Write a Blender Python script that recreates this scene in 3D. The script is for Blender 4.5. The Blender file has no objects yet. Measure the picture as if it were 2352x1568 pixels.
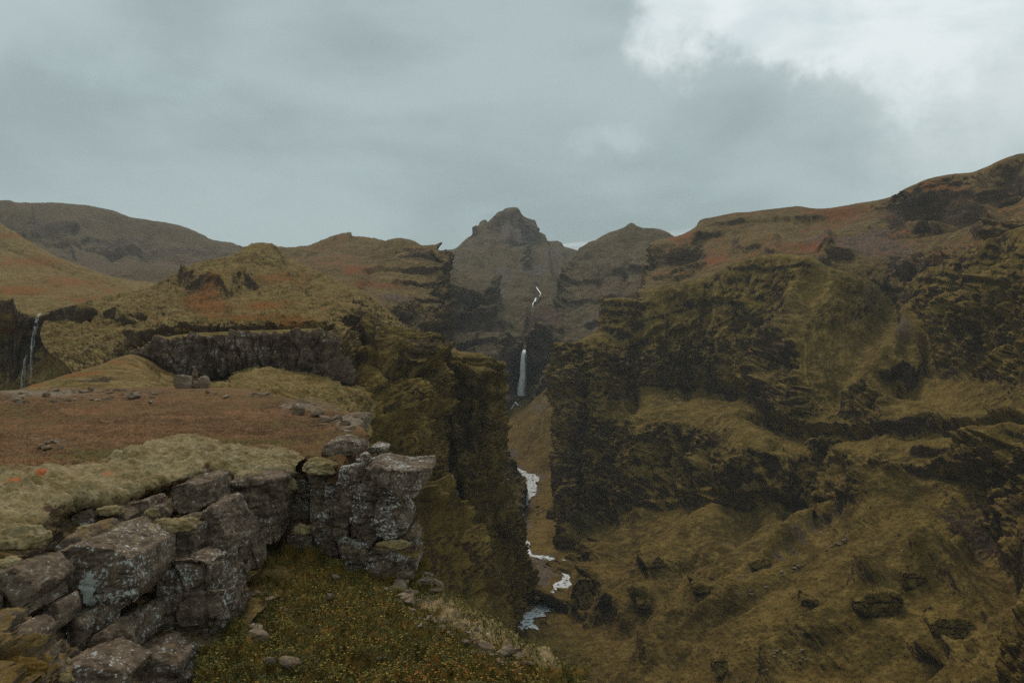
import bpy, bmesh, math, random
import numpy as np
from mathutils import Vector

# ------------------------------------------------------------------ camera, sky, sun, exposure
SC = bpy.context.scene
COL = SC.collection
FPX = 2037.0            # focal length in units of a 2352-wide frame
CZ = 100.0              # eye height above the datum (river bed is near z = 6)
cam_d = bpy.data.cameras.new('camera')
cam_d.sensor_width = 36.0
cam_d.lens = 36.0 * FPX / 2352.0
cam_d.clip_start = 0.5
cam_d.clip_end = 12000.0
cam = bpy.data.objects.new('camera', cam_d)
cam.location = (0, 0, CZ)
cam.rotation_euler = (math.radians(90), 0, 0)
COL.objects.link(cam)
SC.camera = cam

SUN_EL, SUN_AZ = 52.0, -18.0      # azimuth measured from +Y (view direction) towards +X
world = bpy.data.worlds.new('World')
SC.world = world
world.use_nodes = True
def build_sky():
    nt = world.node_tree; nt.nodes.clear()
    N = lambda t, **k: _node(nt, t, **k)
    L = nt.links.new
    def _node(nt, t, **k):
        n = nt.nodes.new(t)
        for a, b in k.items(): setattr(n, a, b)
        return n
    out = N('ShaderNodeOutputWorld'); bg = N('ShaderNodeBackground')
    bg.inputs['Strength'].default_value = 0.1
    L(bg.outputs[0], out.inputs[0])
    sky = N('ShaderNodeTexSky'); sky.sky_type = 'NISHITA'; sky.sun_disc = False
    sky.sun_elevation = math.radians(SUN_EL); sky.sun_rotation = math.radians(SUN_AZ)
    tc = N('ShaderNodeTexCoord')
    # cloud deck coordinates
    def vmath(op, a, b=None):
        n = N('ShaderNodeVectorMath', operation=op)
        for i, x in enumerate((a, b)):
            if x is None: continue
            if isinstance(x, (tuple, list)): n.inputs[i].default_value = x
            else: L(x, n.inputs[i])
        return n
    def math_(op, a, b=None, clamp=False):
        n = N('ShaderNodeMath', operation=op); n.use_clamp = clamp
        for i, x in enumerate((a, b)):
            if x is None: continue
            if isinstance(x, (int, float)): n.inputs[i].default_value = x
            else: L(x, n.inputs[i])
        return n.outputs[0]
    def noise(vec, scale, detail=5, rough=.55, dist=0.0):
        n = N('ShaderNodeTexNoise'); n.inputs['Scale'].default_value = scale
        n.inputs['Detail'].default_value = detail; n.inputs['Roughness'].default_value = rough
        n.inputs['Distortion'].default_value = dist
        L(vec, n.inputs['Vector']); return n
    def ramp(fac, a, b):
        n = N('ShaderNodeMapRange'); n.interpolation_type = 'SMOOTHERSTEP'
        n.inputs['From Min'].default_value = a; n.inputs['From Max'].default_value = b
        L(fac, n.inputs['Value']); return n.outputs[0]
    d = tc.outputs['Generated']
    sep = N('ShaderNodeSeparateXYZ'); L(d, sep.inputs[0])
    wn = noise(d, 5.0, 6, .6)
    w = vmath('SUBTRACT', wn.outputs['Color'], (.5, .5, .5))
    w = vmath('MULTIPLY', w.outputs[0], (.26, .26, .26))
    dw = vmath('ADD', d, w.outputs[0]).outputs[0]
    def blob(u, v, hu, hv, lo, hi, src):
        g = Vector(((u-1176)/FPX, 1, (784-v)/FPX)).normalized()
        s = vmath('SUBTRACT', src, tuple(g))
        s = vmath('MULTIPLY', s.outputs[0], (FPX/hu, FPX/500., FPX/hv))
        ln = vmath('LENGTH', s.outputs[0])
        return ramp(ln.outputs['Value'], hi, lo)
    gap = blob(1895, 0, 400, 240, .72, 1.02, dw)
    wide = blob(2300, 60, 520, 330, .1, 1.25, dw)
    gap2 = blob(1410, 320, 60, 40, .0, 1.6, dw)
    gap3 = blob(-60, 30, 220, 130, .1, 1.5, dw)
    sv = vmath('MULTIPLY', d, (1.0, 1.0, 2.3))
    big = noise(sv.outputs[0], 2.6, 6, .5, .25)
    fine = noise(sv.outputs[0], 7.5, 6, .55, .3)
    def mixc(f, a, b):
        n = N('ShaderNodeMix', data_type='RGBA')
        for i, x in ((0, f), (6, a), (7, b)):
            if isinstance(x, (int, float)): n.inputs[i].default_value = x
            elif isinstance(x, tuple): n.inputs[i].default_value = (*x, 1)
            else: L(x, n.inputs[i])
        return n.outputs[2]
    c = mixc(ramp(big.outputs['Fac'], .36, .64), (3.35, 4.2, 4.3), (4.6, 5.5, 5.6))
    c = mixc(math_('MULTIPLY', ramp(fine.outputs['Fac'], .45, .8), .5), c, (4.5, 5.7, 5.8))
    bright = mixc(ramp(fine.outputs['Fac'], .3, .66), (7.0, 8.0, 8.15), (9.0, 9.6, 9.75))
    c = mixc(math_('MULTIPLY', wide, .75), c, bright)
    c = mixc(gap, c, bright)
    c = mixc(math_('MULTIPLY', gap2, .4), c, (6.2, 7.2, 7.5))
    c = mixc(math_('MULTIPLY', gap3, .45), c, (5.6, 6.7, 6.9))
    c = mixc(.97, sky.outputs[0], c)
    L(c, bg.inputs['Color'])
build_sky()

sun_d = bpy.data.lights.new('sun', 'SUN')
sun_d.energy = 1.5; sun_d.angle = math.radians(18); sun_d.color = (1.0, .91, .78)
sun = bpy.data.objects.new('sun', sun_d)
_el, _az = math.radians(SUN_EL), math.radians(SUN_AZ)
_dir = Vector((math.sin(_az)*math.cos(_el), math.cos(_az)*math.cos(_el), math.sin(_el)))
sun.rotation_euler = (-_dir).to_track_quat('-Z', 'Y').to_euler()
COL.objects.link(sun)

SC.view_settings.view_transform = 'Standard'
SC.view_settings.look = 'None'
SC.view_settings.exposure = 0.0
SC.view_settings.gamma = 1.0
SC.cycles.use_denoising = False
SC.cycles.use_adaptive_sampling = False
SC.cycles.max_bounces = 4
SC.cycles.diffuse_bounces = 1
SC.cycles.volume_bounces = 0
SC.cycles.transparent_max_bounces = 6

# ------------------------------------------------------------------ numpy noise
_rng = np.random.default_rng(7)
_perm = _rng.permutation(256).astype(np.int32); _perm = np.concatenate([_perm, _perm, _perm])
_g3 = _rng.normal(size=(256, 3)).astype(np.float32); _g3 /= np.linalg.norm(_g3, axis=1, keepdims=True)
_h1 = _rng.random(256).astype(np.float32)
def perlin(p):
    p = np.asarray(p, np.float32)
    i = np.floor(p); f = p - i; i = i.astype(np.int32) & 255
    w = f*f*f*(f*(f*6-15)+10)
    r = 0
    x0, y0, z0 = i[:, 0], i[:, 1], i[:, 2]
    for dx in (0, 1):
        a = _perm[(x0+dx) & 255]; wx = w[:, 0] if dx else 1-w[:, 0]; fx = f[:, 0]-dx
        for dy in (0, 1):
            b = _perm[a+((y0+dy) & 255)]; wy = (w[:, 1] if dy else 1-w[:, 1])*wx; fy = f[:, 1]-dy
            for dz in (0, 1):
                g = _g3[_perm[b+((z0+dz) & 255)]]
                wz = (w[:, 2] if dz else 1-w[:, 2])*wy
                r = r + wz*(g[:, 0]*fx+g[:, 1]*fy+g[:, 2]*(f[:, 2]-dz))
    return r*1.5
def fbm(p, octv=5, gain=.5, lac=2.03):
    s = 0; a = 1.0; q = np.asarray(p, np.float32)
    for k in range(octv):
        s = s + a*perlin(q); q = q*lac+17.3; a *= gain
    return s
def ridged(p, octv=4, gain=.5, lac=2.03):
    s = 0; a = 1.0; q = np.asarray(p, np.float32)
    for k in range(octv):
        s = s + a*(1-2*np.abs(perlin(q))); q = q*lac+9.7; a *= gain
    return s
def billow(p, octv=4, gain=.5):
    s = 0; a = 1.0; q = np.asarray(p, np.float32)
    for k in range(octv):
        s = s + a*np.abs(perlin(q)); q = q*2.03+5.1; a *= gain
    return s
def worley(p, jit=.9):
    """returns F1, F2 and a random value of the nearest cell"""
    p = np.asarray(p, np.float32); i = np.floor(p).astype(np.int32); f = p-i
    F1 = np.full(len(p), 9., np.float32); F2 = F1.copy(); C = np.zeros(len(p), np.float32)
    for dx in (-1, 0, 1):
        for dy in (-1, 0, 1):
            for dz in (-1, 0, 1):
                h = _perm[_perm[_perm[(i[:, 0]+dx) & 255]+((i[:, 1]+dy) & 255)]+((i[:, 2]+dz) & 255)]
                ox = dx+.5+jit*(_h1[h]-.5)-f[:, 0]
                oy = dy+.5+jit*(_h1[_perm[h+1]]-.5)-f[:, 1]
                oz = dz+.5+jit*(_h1[_perm[h+2]]-.5)-f[:, 2]
                d = ox*ox+oy*oy+oz*oz
                n = d < F1
                F2 = np.where(n, F1, np.minimum(F2, d))
                C = np.where(n, _h1[_perm[h+3]], C); F1 = np.where(n, d, F1)
    return np.sqrt(F1), np.sqrt(F2), C
def facets(p, jit=.95):
    """broken-rock relief: every cell is a flat plane with its own tilt; cells meet in sharp edges"""
    p = np.asarray(p, np.float32); i = np.floor(p).astype(np.int32); f = p-i
    F1 = np.full(len(p), 9., np.float32); R = np.zeros(len(p), np.float32)
    for dx in (-1, 0, 1):
        for dy in (-1, 0, 1):
            for dz in (-1, 0, 1):
                h = _perm[_perm[_perm[(i[:, 0]+dx) & 255]+((i[:, 1]+dy) & 255)]+((i[:, 2]+dz) & 255)]
                ox = dx+.5+jit*(_h1[h]-.5)-f[:, 0]
                oy = dy+.5+jit*(_h1[_perm[h+1]]-.5)-f[:, 1]
                oz = dz+.5+jit*(_h1[_perm[h+2]]-.5)-f[:, 2]
                d = ox*ox+oy*oy+oz*oz; n = d < F1
                g = _g3[_perm[h+5]]
                R = np.where(n, ox*g[:, 0]+oy*g[:, 1]+oz*g[:, 2]+.5*(_h1[_perm[h+3]]-.5), R); F1 = np.where(n, d, F1)
    return R
def sstep(a, b, x):
    t = np.clip((x-a)/(b-a), 0, 1); return t*t*(3-2*t)
def hash1(i):
    return _h1[_perm[np.asarray(i).astype(np.int64) & 255]]
def strata(z, T):
    """layered rock profile in [-.5, .5]: each bed stands out or back by its own amount"""
    t = z/T; i = np.floor(t); f = t-i
    a, b = hash1(i), hash1(i+1)
    k = sstep(.72, 1.0, f)
    return a*(1-k)+b*k - .5 - .25*np.exp(-((f-.9)/.1)**2)

# ------------------------------------------------------------------ materials
def nodes(m):
    m.use_nodes = True; nt = m.node_tree; nt.nodes.clear(); return nt
class G:
    """tiny helper round a node tree"""
    def __init__(s, nt): s.nt = nt
    def n(s, t, **k):
        x = s.nt.nodes.new(t)
        for a, b in k.items(): setattr(x, a, b)
        return x
    def put(s, sock, v):
        if isinstance(v, (int, float)): sock.default_value = v
        elif isinstance(v, tuple): sock.default_value = (*v, 1) if len(v) == 3 and sock.type == 'RGBA' else v
        else: s.nt.links.new(v, sock)
    def mix(s, f, a, b, blend='MIX'):
        x = s.n('ShaderNodeMix', data_type='RGBA', blend_type=blend)
        s.put(x.inputs[0], f); s.put(x.inputs[6], a); s.put(x.inputs[7], b); return x.outputs[2]
    def math(s, op, a, b=0.0, clamp=False):
        x = s.n('ShaderNodeMath', operation=op); x.use_clamp = clamp
        s.put(x.inputs[0], a); s.put(x.inputs[1], b); return x.outputs[0]
    def noise(s, vec, scale, detail=4, rough=.6, dist=0.0):
        x = s.n('ShaderNodeTexNoise'); s.put(x.inputs['Vector'], vec); x.inputs['Scale'].default_value = scale
        x.inputs['Detail'].default_value = detail; x.inputs['Roughness'].default_value = rough
        x.inputs['Distortion'].default_value = dist; return x.outputs['Fac']
    def rng(s, v, a, b, lo=0.0, hi=1.0):
        x = s.n('ShaderNodeMapRange'); s.put(x.inputs['Value'], v)
        x.inputs['From Min'].default_value = a; x.inputs['From Max'].default_value = b
        x.inputs['To Min'].default_value = lo; x.inputs['To Max'].default_value = hi; return x.outputs[0]
    def scalev(s, vec, k):
        x = s.n('ShaderNodeVectorMath', operation='MULTIPLY'); s.put(x.inputs[0], vec); x.inputs[1].default_value = k
        return x.outputs[0]
    def bump(s, h, dist, strength=1.0):
        x = s.n('ShaderNodeBump'); x.inputs['Strength'].default_value = strength
        x.inputs['Distance'].default_value = dist; s.put(x.inputs['Height'], h); return x.outputs[0]
    def finish(s, col, rough=.95, spec=.15, normal=None):
        o = s.n('ShaderNodeOutputMaterial'); p = s.n('ShaderNodeBsdfPrincipled')
        s.put(p.inputs['Base Color'], col); s.put(p.inputs['Roughness'], rough)
        p.inputs['Specular IOR Level'].default_value = spec
        if normal is not None: s.put(p.inputs['Normal'], normal)
        s.nt.links.new(p.outputs[0], o.inputs[0]); return p

PAL = dict(
    rockA=(.092, .068, .044), rockB=(.040, .028, .017), rockC=(.150, .122, .090),
    mossA=(.165, .118, .036), mossB=(.100, .068, .018), mossC=(.230, .180, .072),
    scree=(.165, .132, .110), rust=(.215, .090, .030), lichen=(.50, .50, .47))
def terrain_mat(name, px, bumpk=1.0, **over):
    """px: metres that one grid cell covers; sets the scale of grain. mask attribute: R moss, G scree, B rust, A lichen"""
    P = dict(PAL); P.update(over)
    P = {k: (c if k == 'lichen' else (c[0]*1.25, c[1], c[2]*.84)) for k, c in P.items()}
    m = bpy.data.materials.new(name); g = G(nodes(m))
    geo = g.n('ShaderNodeNewGeometry').outputs['Position']
    at = g.n('ShaderNodeAttribute', attribute_name='mask')
    sp = g.n('ShaderNodeSeparateColor'); g.put(sp.inputs[0], at.outputs['Color'])
    moss, scree, rust, lich = sp.outputs[0], sp.outputs[1], sp.outputs[2], at.outputs['Alpha']
    big = g.noise(geo, 1/(px*70), 5, .6)
    mid = g.noise(geo, 1/(px*14), 5, .65)
    fin = g.noise(geo, 1/(px*3.2), 4, .7)
    sq = g.scalev(geo, (1, 1, 5.0))
    lay = g.noise(sq, 1/(px*26), 5, .65, .6)
    stain = g.noise(g.scalev(geo, (1, 1, .22)), 1/(px*9), 4, .6)
    rock = g.mix(g.rng(lay, .36, .62), P['rockB'], P['rockA'])
    rock = g.mix(g.math('MULTIPLY', g.rng(mid, .52, .72), .75), rock, P['rockC'])
    rock = g.mix(g.math('MULTIPLY', g.rng(stain, .5, .72), .5), rock, P['rockB'])
    ms = g.mix(g.rng(big, .38, .62), P['mossA'], P['mossB'])
    ms = g.mix(g.math('MULTIPLY', g.rng(mid, .45, .70), .8), ms, P['mossC'])
    ms = g.mix(g.math('MULTIPLY', g.rng(fin, .52, .30), .55), ms, P['mossB'])
    e = g.math('ADD', moss, g.math('MULTIPLY', g.math('SUBTRACT', mid, .5), 1.3))
    e = g.math('ADD', e, g.math('MULTIPLY', g.math('SUBTRACT', fin, .5), 1.0))
    c = g.mix(g.rng(e, .36, .62), rock, ms)
    sc = g.mix(g.rng(fin, .35, .68), tuple(x*.55 for x in P['scree']), P['scree'])
    e = g.math('ADD', scree, g.math('MULTIPLY', g.math('SUBTRACT', mid, .5), 1.2))
    c = g.mix(g.rng(e, .40, .66), c, sc)
    e = g.math('ADD', rust, g.math('MULTIPLY', g.math('SUBTRACT', mid, .5), 2.4))
    e = g.math('ADD', e, g.math('MULTIPLY', g.math('SUBTRACT', fin, .5), .8))
    c = g.mix(g.math('MULTIPLY', g.rng(e, .40, .8), .9), c, P['rust'])
    e = g.math('ADD', lich, g.math('MULTIPLY', g.math('SUBTRACT', fin, .5), 3.2))
    e = g.math('ADD', e, g.math('MULTIPLY', g.math('SUBTRACT', lay, .5), 1.5))
    c = g.mix(g.math('MULTIPLY', g.rng(e, .95, 1.15), .85), c, P['lichen'])
    c = g.mix(1.0, c, g.mix(g.rng(fin, .3, .7), (.72, .72, .72), (1.22, 1.22, 1.22)), 'MULTIPLY')
    h = g.math('ADD', fin, g.math('MULTIPLY', mid, 1.6))
    g.finish(c, .95, .12, g.bump(h, px*2.6, bumpk))
    return m

# ------------------------------------------------------------------ helpers
def W(u, v, d):
    """a point d metres in front of the viewpoint that the photograph shows at (u, v) of a 2352 x 1568 frame"""
    return ((u-1176)/FPX*d, d, CZ+(784-v)/FPX*d)
def tag(o, label=None, cat=None, group=None, kind=None):
    if label: o['label'] = label
    if cat: o['category'] = cat
    if group: o['group'] = group
    if kind: o['kind'] = kind
    return o
def link_mesh(name, V, F, mat, parent=None, smooth=True, mask=None, loc=None):
    me = bpy.data.meshes.new(name)
    V = np.ascontiguousarray(V, np.float32); F = np.ascontiguousarray(F, np.int32)
    me.vertices.add(len(V)); me.vertices.foreach_set('co', V.ravel())
    k = F.shape[1]
    me.loops.add(F.size); me.loops.foreach_set('vertex_index', F.ravel())
    me.polygons.add(len(F)); me.polygons.foreach_set('loop_start', np.arange(0, F.size, k, dtype=np.int32))
    me.polygons.foreach_set('use_smooth', np.full(len(F), smooth))
    if mask is not None:
        a = me.attributes.new('mask', 'FLOAT_COLOR', 'POINT'); a.data.foreach_set('color', np.ascontiguousarray(mask, np.float32).ravel())
    me.update(calc_edges=True); me.validate()
    me.materials.append(mat)
    o = bpy.data.objects.new(name, me); COL.objects.link(o)
    if parent is not None: o.parent = parent
    if loc is not None: o.location = loc
    return o
def pchip(x, y, xi):
    """monotone cubic through (x, y[:, k]) at xi"""
    h = np.diff(x)[:, None]; dl = np.diff(y, axis=0)/h
    d = np.zeros_like(y)
    if len(x) == 2: d[:] = dl[0]
    else:
        a, b = dl[:-1], dl[1:]
        same = (a*b) > 0
        w1 = 2*h[1:]+h[:-1]; w2 = h[1:]+2*h[:-1]
        with np.errstate(divide='ignore', invalid='ignore'):
            hm = (w1+w2)/(w1/a+w2/b)
        d[1:-1] = np.where(same, hm, 0)
        d[0], d[-1] = dl[0], dl[-1]
    k = np.clip(np.searchsorted(x, xi, side='right')-1, 0, len(x)-2)
    H = (x[k+1]-x[k])[:, None]; t = ((xi-x[k])/(x[k+1]-x[k]))[:, None]
    t2, t3 = t*t, t*t*t
    return (2*t3-3*t2+1)*y[k]+(t3-2*t2+t)*H*d[k]+(-2*t3+3*t2)*y[k+1]+(t3-t2)*H*d[k+1]
def grid_normals(X):
    du = np.gradient(X, axis=1); dv = np.gradient(X, axis=0)
    n = np.cross(dv, du); n /= np.linalg.norm(n, axis=2, keepdims=True)+1e-9
    return n
def proj(P):
    d = np.maximum(P[..., 1], .1)
    return 1176+P[..., 0]/d*FPX, 784-(P[..., 2]-CZ)/d*FPX
def spots_field(u, v, spots):
    f = np.zeros_like(u)
    for (su, sv, ru, rv, s) in spots:
        f = np.maximum(f, s*np.exp(-(((u-su)/ru)**2+((v-sv)/rv)**2)))
    return f
def seg_dist(u, v, pts):
    best = np.full_like(u, 1e9); 
    for (a, b), (c, d) in zip(pts[:-1], pts[1:]):
        L2 = (c-a)**2+(d-b)**2; t = np.clip(((u-a)*(c-a)+(v-b)*(d-b))/L2, 0, 1)
        best = np.minimum(best, np.hypot(u-a-t*(c-a), v-b-t*(d-b)))
    return best

GRIDS = []
def patch(name, rows, nu, nv, o, mat, back=None, wrapL=0, wrapR=0, spots=None, lines=(), steps=(), extL=0, base=None, kind='structure', label=None, cat=None):
    """a landform lofted through measured lines (crest, ledges, foot), roughened in 3-D.
    back = (metres, drop): the ground carries on behind the crest; wrapL / wrapR: the face turns the corner"""
    R = []
    for r in rows:
        w = np.array([W(*p) for p in r], np.float64) if base is None else np.array(r, np.float64)
        if wrapL: q = np.array(r[0], float); w = np.vstack([W(q[0]+wrapL*.05, q[1], q[2]+wrapL), W(q[0]+wrapL*.02, q[1], q[2]+wrapL*.3), w])
        if wrapR: q = np.array(r[-1], float); w = np.vstack([w, W(q[0]-wrapR*.02, q[1], q[2]+wrapR*.3), W(q[0]-wrapR*.05, q[1], q[2]+wrapR)])
        pu = np.array(proj(w)).T if base is None else w[:, :2]
        s = np.concatenate([[0], np.cumsum(np.hypot(*np.diff(pu, axis=0).T)+np.abs(np.diff(w[:, 1]))*.15)]); s /= s[-1]
        q = pchip(s, w, np.linspace(0, 1, nu))
        if extL:                                                     # the ground runs on beyond the frame
            e = np.array(W(r[0][0]-extL, r[0][1]+extL*.02, r[0][2])); t = np.linspace(0, 1, 16)[:-1, None]
            q = np.vstack([e*(1-t)+q[0]*t, q])
        R.append(q)
    nu = len(R[0])
    if back:
        b = R[0].copy(); n = 1
        b2 = R[0].copy(); b2[:, 1] += back[0]; b2[:, 0] *= b2[:, 1]/R[0][:, 1]; b2[:, 2] -= back[1]
        b1 = .75*R[0]+.25*b2; b1[:, 2] += back[1]*.22
        R = [b2, b1]+R
    R = np.array(R)                                                  # rows, nu, 3
    ln = np.concatenate([[0], np.cumsum(np.median(np.linalg.norm(np.diff(R, axis=0), axis=2)/R[1:, :, 1], axis=1))])
    if back:                                                         # the hidden back needs few cells
        ln[1:] -= (ln[1]-ln[0])*.6; ln[2:] -= (ln[2]-ln[1])*.6
    ln /= ln[-1]
    X = pchip(ln, R.reshape(len(R), -1), np.linspace(0, 1, nv)).reshape(nv, nu, 3)
    n = grid_normals(X)
    P = X.reshape(-1, 3); Nn = n.reshape(-1, 3)
    steep = 1-np.abs(Nn[:, 2])
    u, v = proj(P)
    Lm = o['L']
    amp = np.ones(len(P))
    h = o.get('lump', 0)*fbm(P/Lm, o.get('oct', 6), o.get('gain', .5))
    if o.get('ridge'): h = h+o['ridge']*(ridged(P/(Lm*o.get('ridgeL', .6))+3.3, 5, .55)-.6)*(.35+.65*sstep(.1, .6, steep))
    if o.get('billow'): h = h+o['billow']*billow(P/(Lm*o.get('billowL', .12)), 3)
    if o.get('flute'):
        q = P*np.array([1, 1, o.get('flutez', .16)])/(Lm*o.get('fluteL', .35))
        h = h+o['flute']*ridged(q+8.1, 4, .55)*sstep(.15, .6, steep)
    if o.get('butt'):                                                # broad buttresses and gullies down the steep faces
        q = P*np.array([1, 1, .18])/(Lm*o.get('buttL', .9))
        h = h+o['butt']*(ridged(q+2.7, 3, .5)-.6)*sstep(.12, .45, steep)
    if o.get('block'):
        q = (P+Lm*.05*np.stack([perlin(P/(Lm*.2)), perlin(P/(Lm*.2)+31), perlin(P/(Lm*.2)+57)], 1))*np.array([1, 1, o.get('blockz', .8)])/(Lm*o.get('blockL', .2))
        F1, F2, C = worley(q)
        h = h+(o['block']*(C-.5)-o['block']*.55*np.exp(-((F2-F1)/.09)**2))*(o.get('flat', 0)+(1-o.get('flat', 0))*sstep(.2, .6, steep))
    if o.get('strata'):
        zz = P[:, 2]+o.get('dip', (0, 0))[0]*P[:, 0]+o.get('dip', (0, 0))[1]*P[:, 1]+Lm*.10*perlin(P/(Lm*.9)+4.4)+Lm*.012*perlin(P/(Lm*.12))
        T = Lm*o.get('strataT', .12)
        s = strata(zz, T)+.5*strata(zz+11.3, T*.37)+.28*strata(zz+3.1, T*.15)
        mod = .35+.9*sstep(-.35, .45, perlin(P/(Lm*.45)+21.7))
        h = h+o['strata']*s*mod*sstep(.12, .55, steep)
    if o.get('block2'):
        q = (P+Lm*.03*perlin(P/(Lm*.1)+77)[:, None])*np.array([1, 1, o.get('blockz2', 1.1)])/(Lm*o.get('blockL2', .085))+40
        F1, F2, C = worley(q)
        h = h+(o['block2']*(C-.5)-o['block2']*.5*np.exp(-((F2-F1)/.12)**2))*(o.get('flat', 0)+(1-o.get('flat', 0))*sstep(.1, .5, steep))
    if o.get('facet'):
        q = (P+Lm*.02*perlin(P/(Lm*.06)+15)[:, None])*np.array([1, 1, o.get('facetz', .8)])/(Lm*o.get('facetL', .12))+23
        h = h+o['facet']*facets(q)*sstep(.15, .5, steep)
    if o.get('clump'):
        h = h+o['clump']*(billow(P/(Lm*o.get('clumpL', .06))+6.1, 4, .62)-.5)
    for (pts, wd, am) in lines:                                      # gullies (am < 0) and ribs (am > 0), metres
        w2 = wd*(1+.5*perlin(P/(Lm*.5)+2.2))
        h = h+am*np.exp(-(seg_dist(u+wd*.5*perlin(P/(Lm*.35)), v+wd*.5*perlin(P/(Lm*.35)+7), pts)/w2)**2)
    for (pts, up, am) in steps:                                      # overhanging ledges: proud above the line, cut back below
        pu = np.array([p[0] for p in pts], float); pv = np.array([p[1] for p in pts], float)
        wob = perlin(P/(Lm*.3)+61)*.35*up+perlin(P/(Lm*.08)+71)*.12*up
        s = np.interp(u, pu, pv)+wob-v; span = max(12., .12*(pu[-1]-pu[0]))
        ends = sstep(pu[0]-span, pu[0]+span, u)*(1-sstep(pu[-1]-span, pu[-1]+span, u))
        prof = np.where(s > 0, np.exp(-(s/up)), np.exp(-(s/(up*.09))**2))-.45*np.where(s < 0, np.exp(-((s+up*.25)/(up*.3))**2), 0)
        h = h+am*prof*ends*(.6+.8*sstep(-.4, .5, perlin(P/(Lm*.35)+91)))
    if back:                                                         # keep the traced crest line: roughness fades in below it
        tv = np.repeat(np.linspace(0, 1, nv), nu)
        h = h*(o.get('crest', .22)+(1-o.get('crest', .22))*sstep(0, .09, np.abs(tv-ln[2])))
    dirn = Nn+np.array([0, 0, o.get('droop', .35)])*sstep(.2, .8, steep)[:, None]
    P2 = P+dirn*h[:, None]
    GRIDS.append(P2.reshape(nv, nu, 3))
    if o.get('sag'): P2[:, 2] += o['sag']*fbm(P/(Lm*.5)+50, 3)
    X2 = P2.reshape(nv, nu, 3)
    n2 = grid_normals(X2).reshape(-1, 3)
    nz = np.abs(n2[:, 2])
    big = fbm(P/(Lm*.8)+13, 3)
    moss = np.clip(sstep(o.get('m0', .12), o.get('m1', .55), nz)+o.get('mn', .35)*big+o.get('mb', 0), 0, 1)
    sp = spots or {}
    moss = np.clip(moss+spots_field(u, v, sp.get('moss', ()))-spots_field(u, v, sp.get('bare', ())), 0, 1)
    scree = spots_field(u, v, sp.get('scree', ()))*np.clip(1+.8*big, .3, 1.3)+o.get('scree', 0)
    rust = spots_field(u, v, sp.get('rust', ()))+o.get('rust', 0)*np.clip(.5+1.2*big, 0, 1)*sstep(.35, .7, nz)
    lich = o.get('lichen', 0)*(1-moss)*np.clip(.75+.8*big, 0, 1)
    mask = np.stack([moss, scree, rust, lich], 1)
    I = np.arange(nu*nv).reshape(nv, nu)
    F = np.stack([I[:-1, :-1], I[1:, :-1], I[1:, 1:], I[:-1, 1:]], -1).reshape(-1, 4)
    ob = link_mesh(name, P2, F, mat, mask=mask)
    tag(ob, label, cat, kind=kind)
    return ob, X2

# ------------------------------------------------------------------ the land, far to near
def lower(row, dv, dd): return [(u, v+dv, d+dd) for u, v, d in row]
M_far = terrain_mat('far_slope', 1.4, mossA=(.125, .102, .058), mossB=(.10, .078, .046), mossC=(.15, .13, .085), rockA=(.09, .066, .050), rockB=(.05, .036, .027), rockC=(.135, .105, .085), scree=(.175, .128, .100))
M_mid = terrain_mat('mid_slope', .55, mossA=(.158, .122, .050), mossB=(.095, .072, .028), mossC=(.255, .212, .105), rust=(.205, .090, .034))
M_wall = terrain_mat('mossy_canyon_rock', .26, rockA=(.074, .054, .035), rockB=(.026, .018, .011), rockC=(.125, .10, .074), mossA=(.152, .120, .032), mossB=(.072, .054, .012), mossC=(.285, .235, .080), scree=(.140, .116, .082))
M_left = terrain_mat('lichen_moss_slope', .2, mossA=(.175, .145, .052), mossB=(.125, .092, .028), mossC=(.36, .315, .160), rust=(.225, .105, .030))

# snow field far behind the ridge
def snow_mat():
    m = bpy.data.materials.new('glacier_snow'); g = G(nodes(m))
    geo = g.n('ShaderNodeNewGeometry').outputs['Position']
    a = g.noise(g.scalev(geo, (.3, .3, 2.5)), .012, 5, .6)
    g.finish(g.mix(g.rng(a, .42, .62), (.78, .83, .86), (.55, .60, .63)), .8, .2); return m
patch('glacier', [[(1150, 575, 3600), (1290, 563, 3600), (1420, 546, 3600), (1565, 530, 3600), (1750, 512, 3600)],
                  [(1150, 600, 3200), (1420, 590, 3200), (1750, 570, 3200)],
                  [(1150, 680, 2400), (1420, 680, 2400), (1750, 680, 2400)]], 80, 30,
      dict(L=400, lump=4, oct=4), snow_mat(), back=(600, 30))

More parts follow.
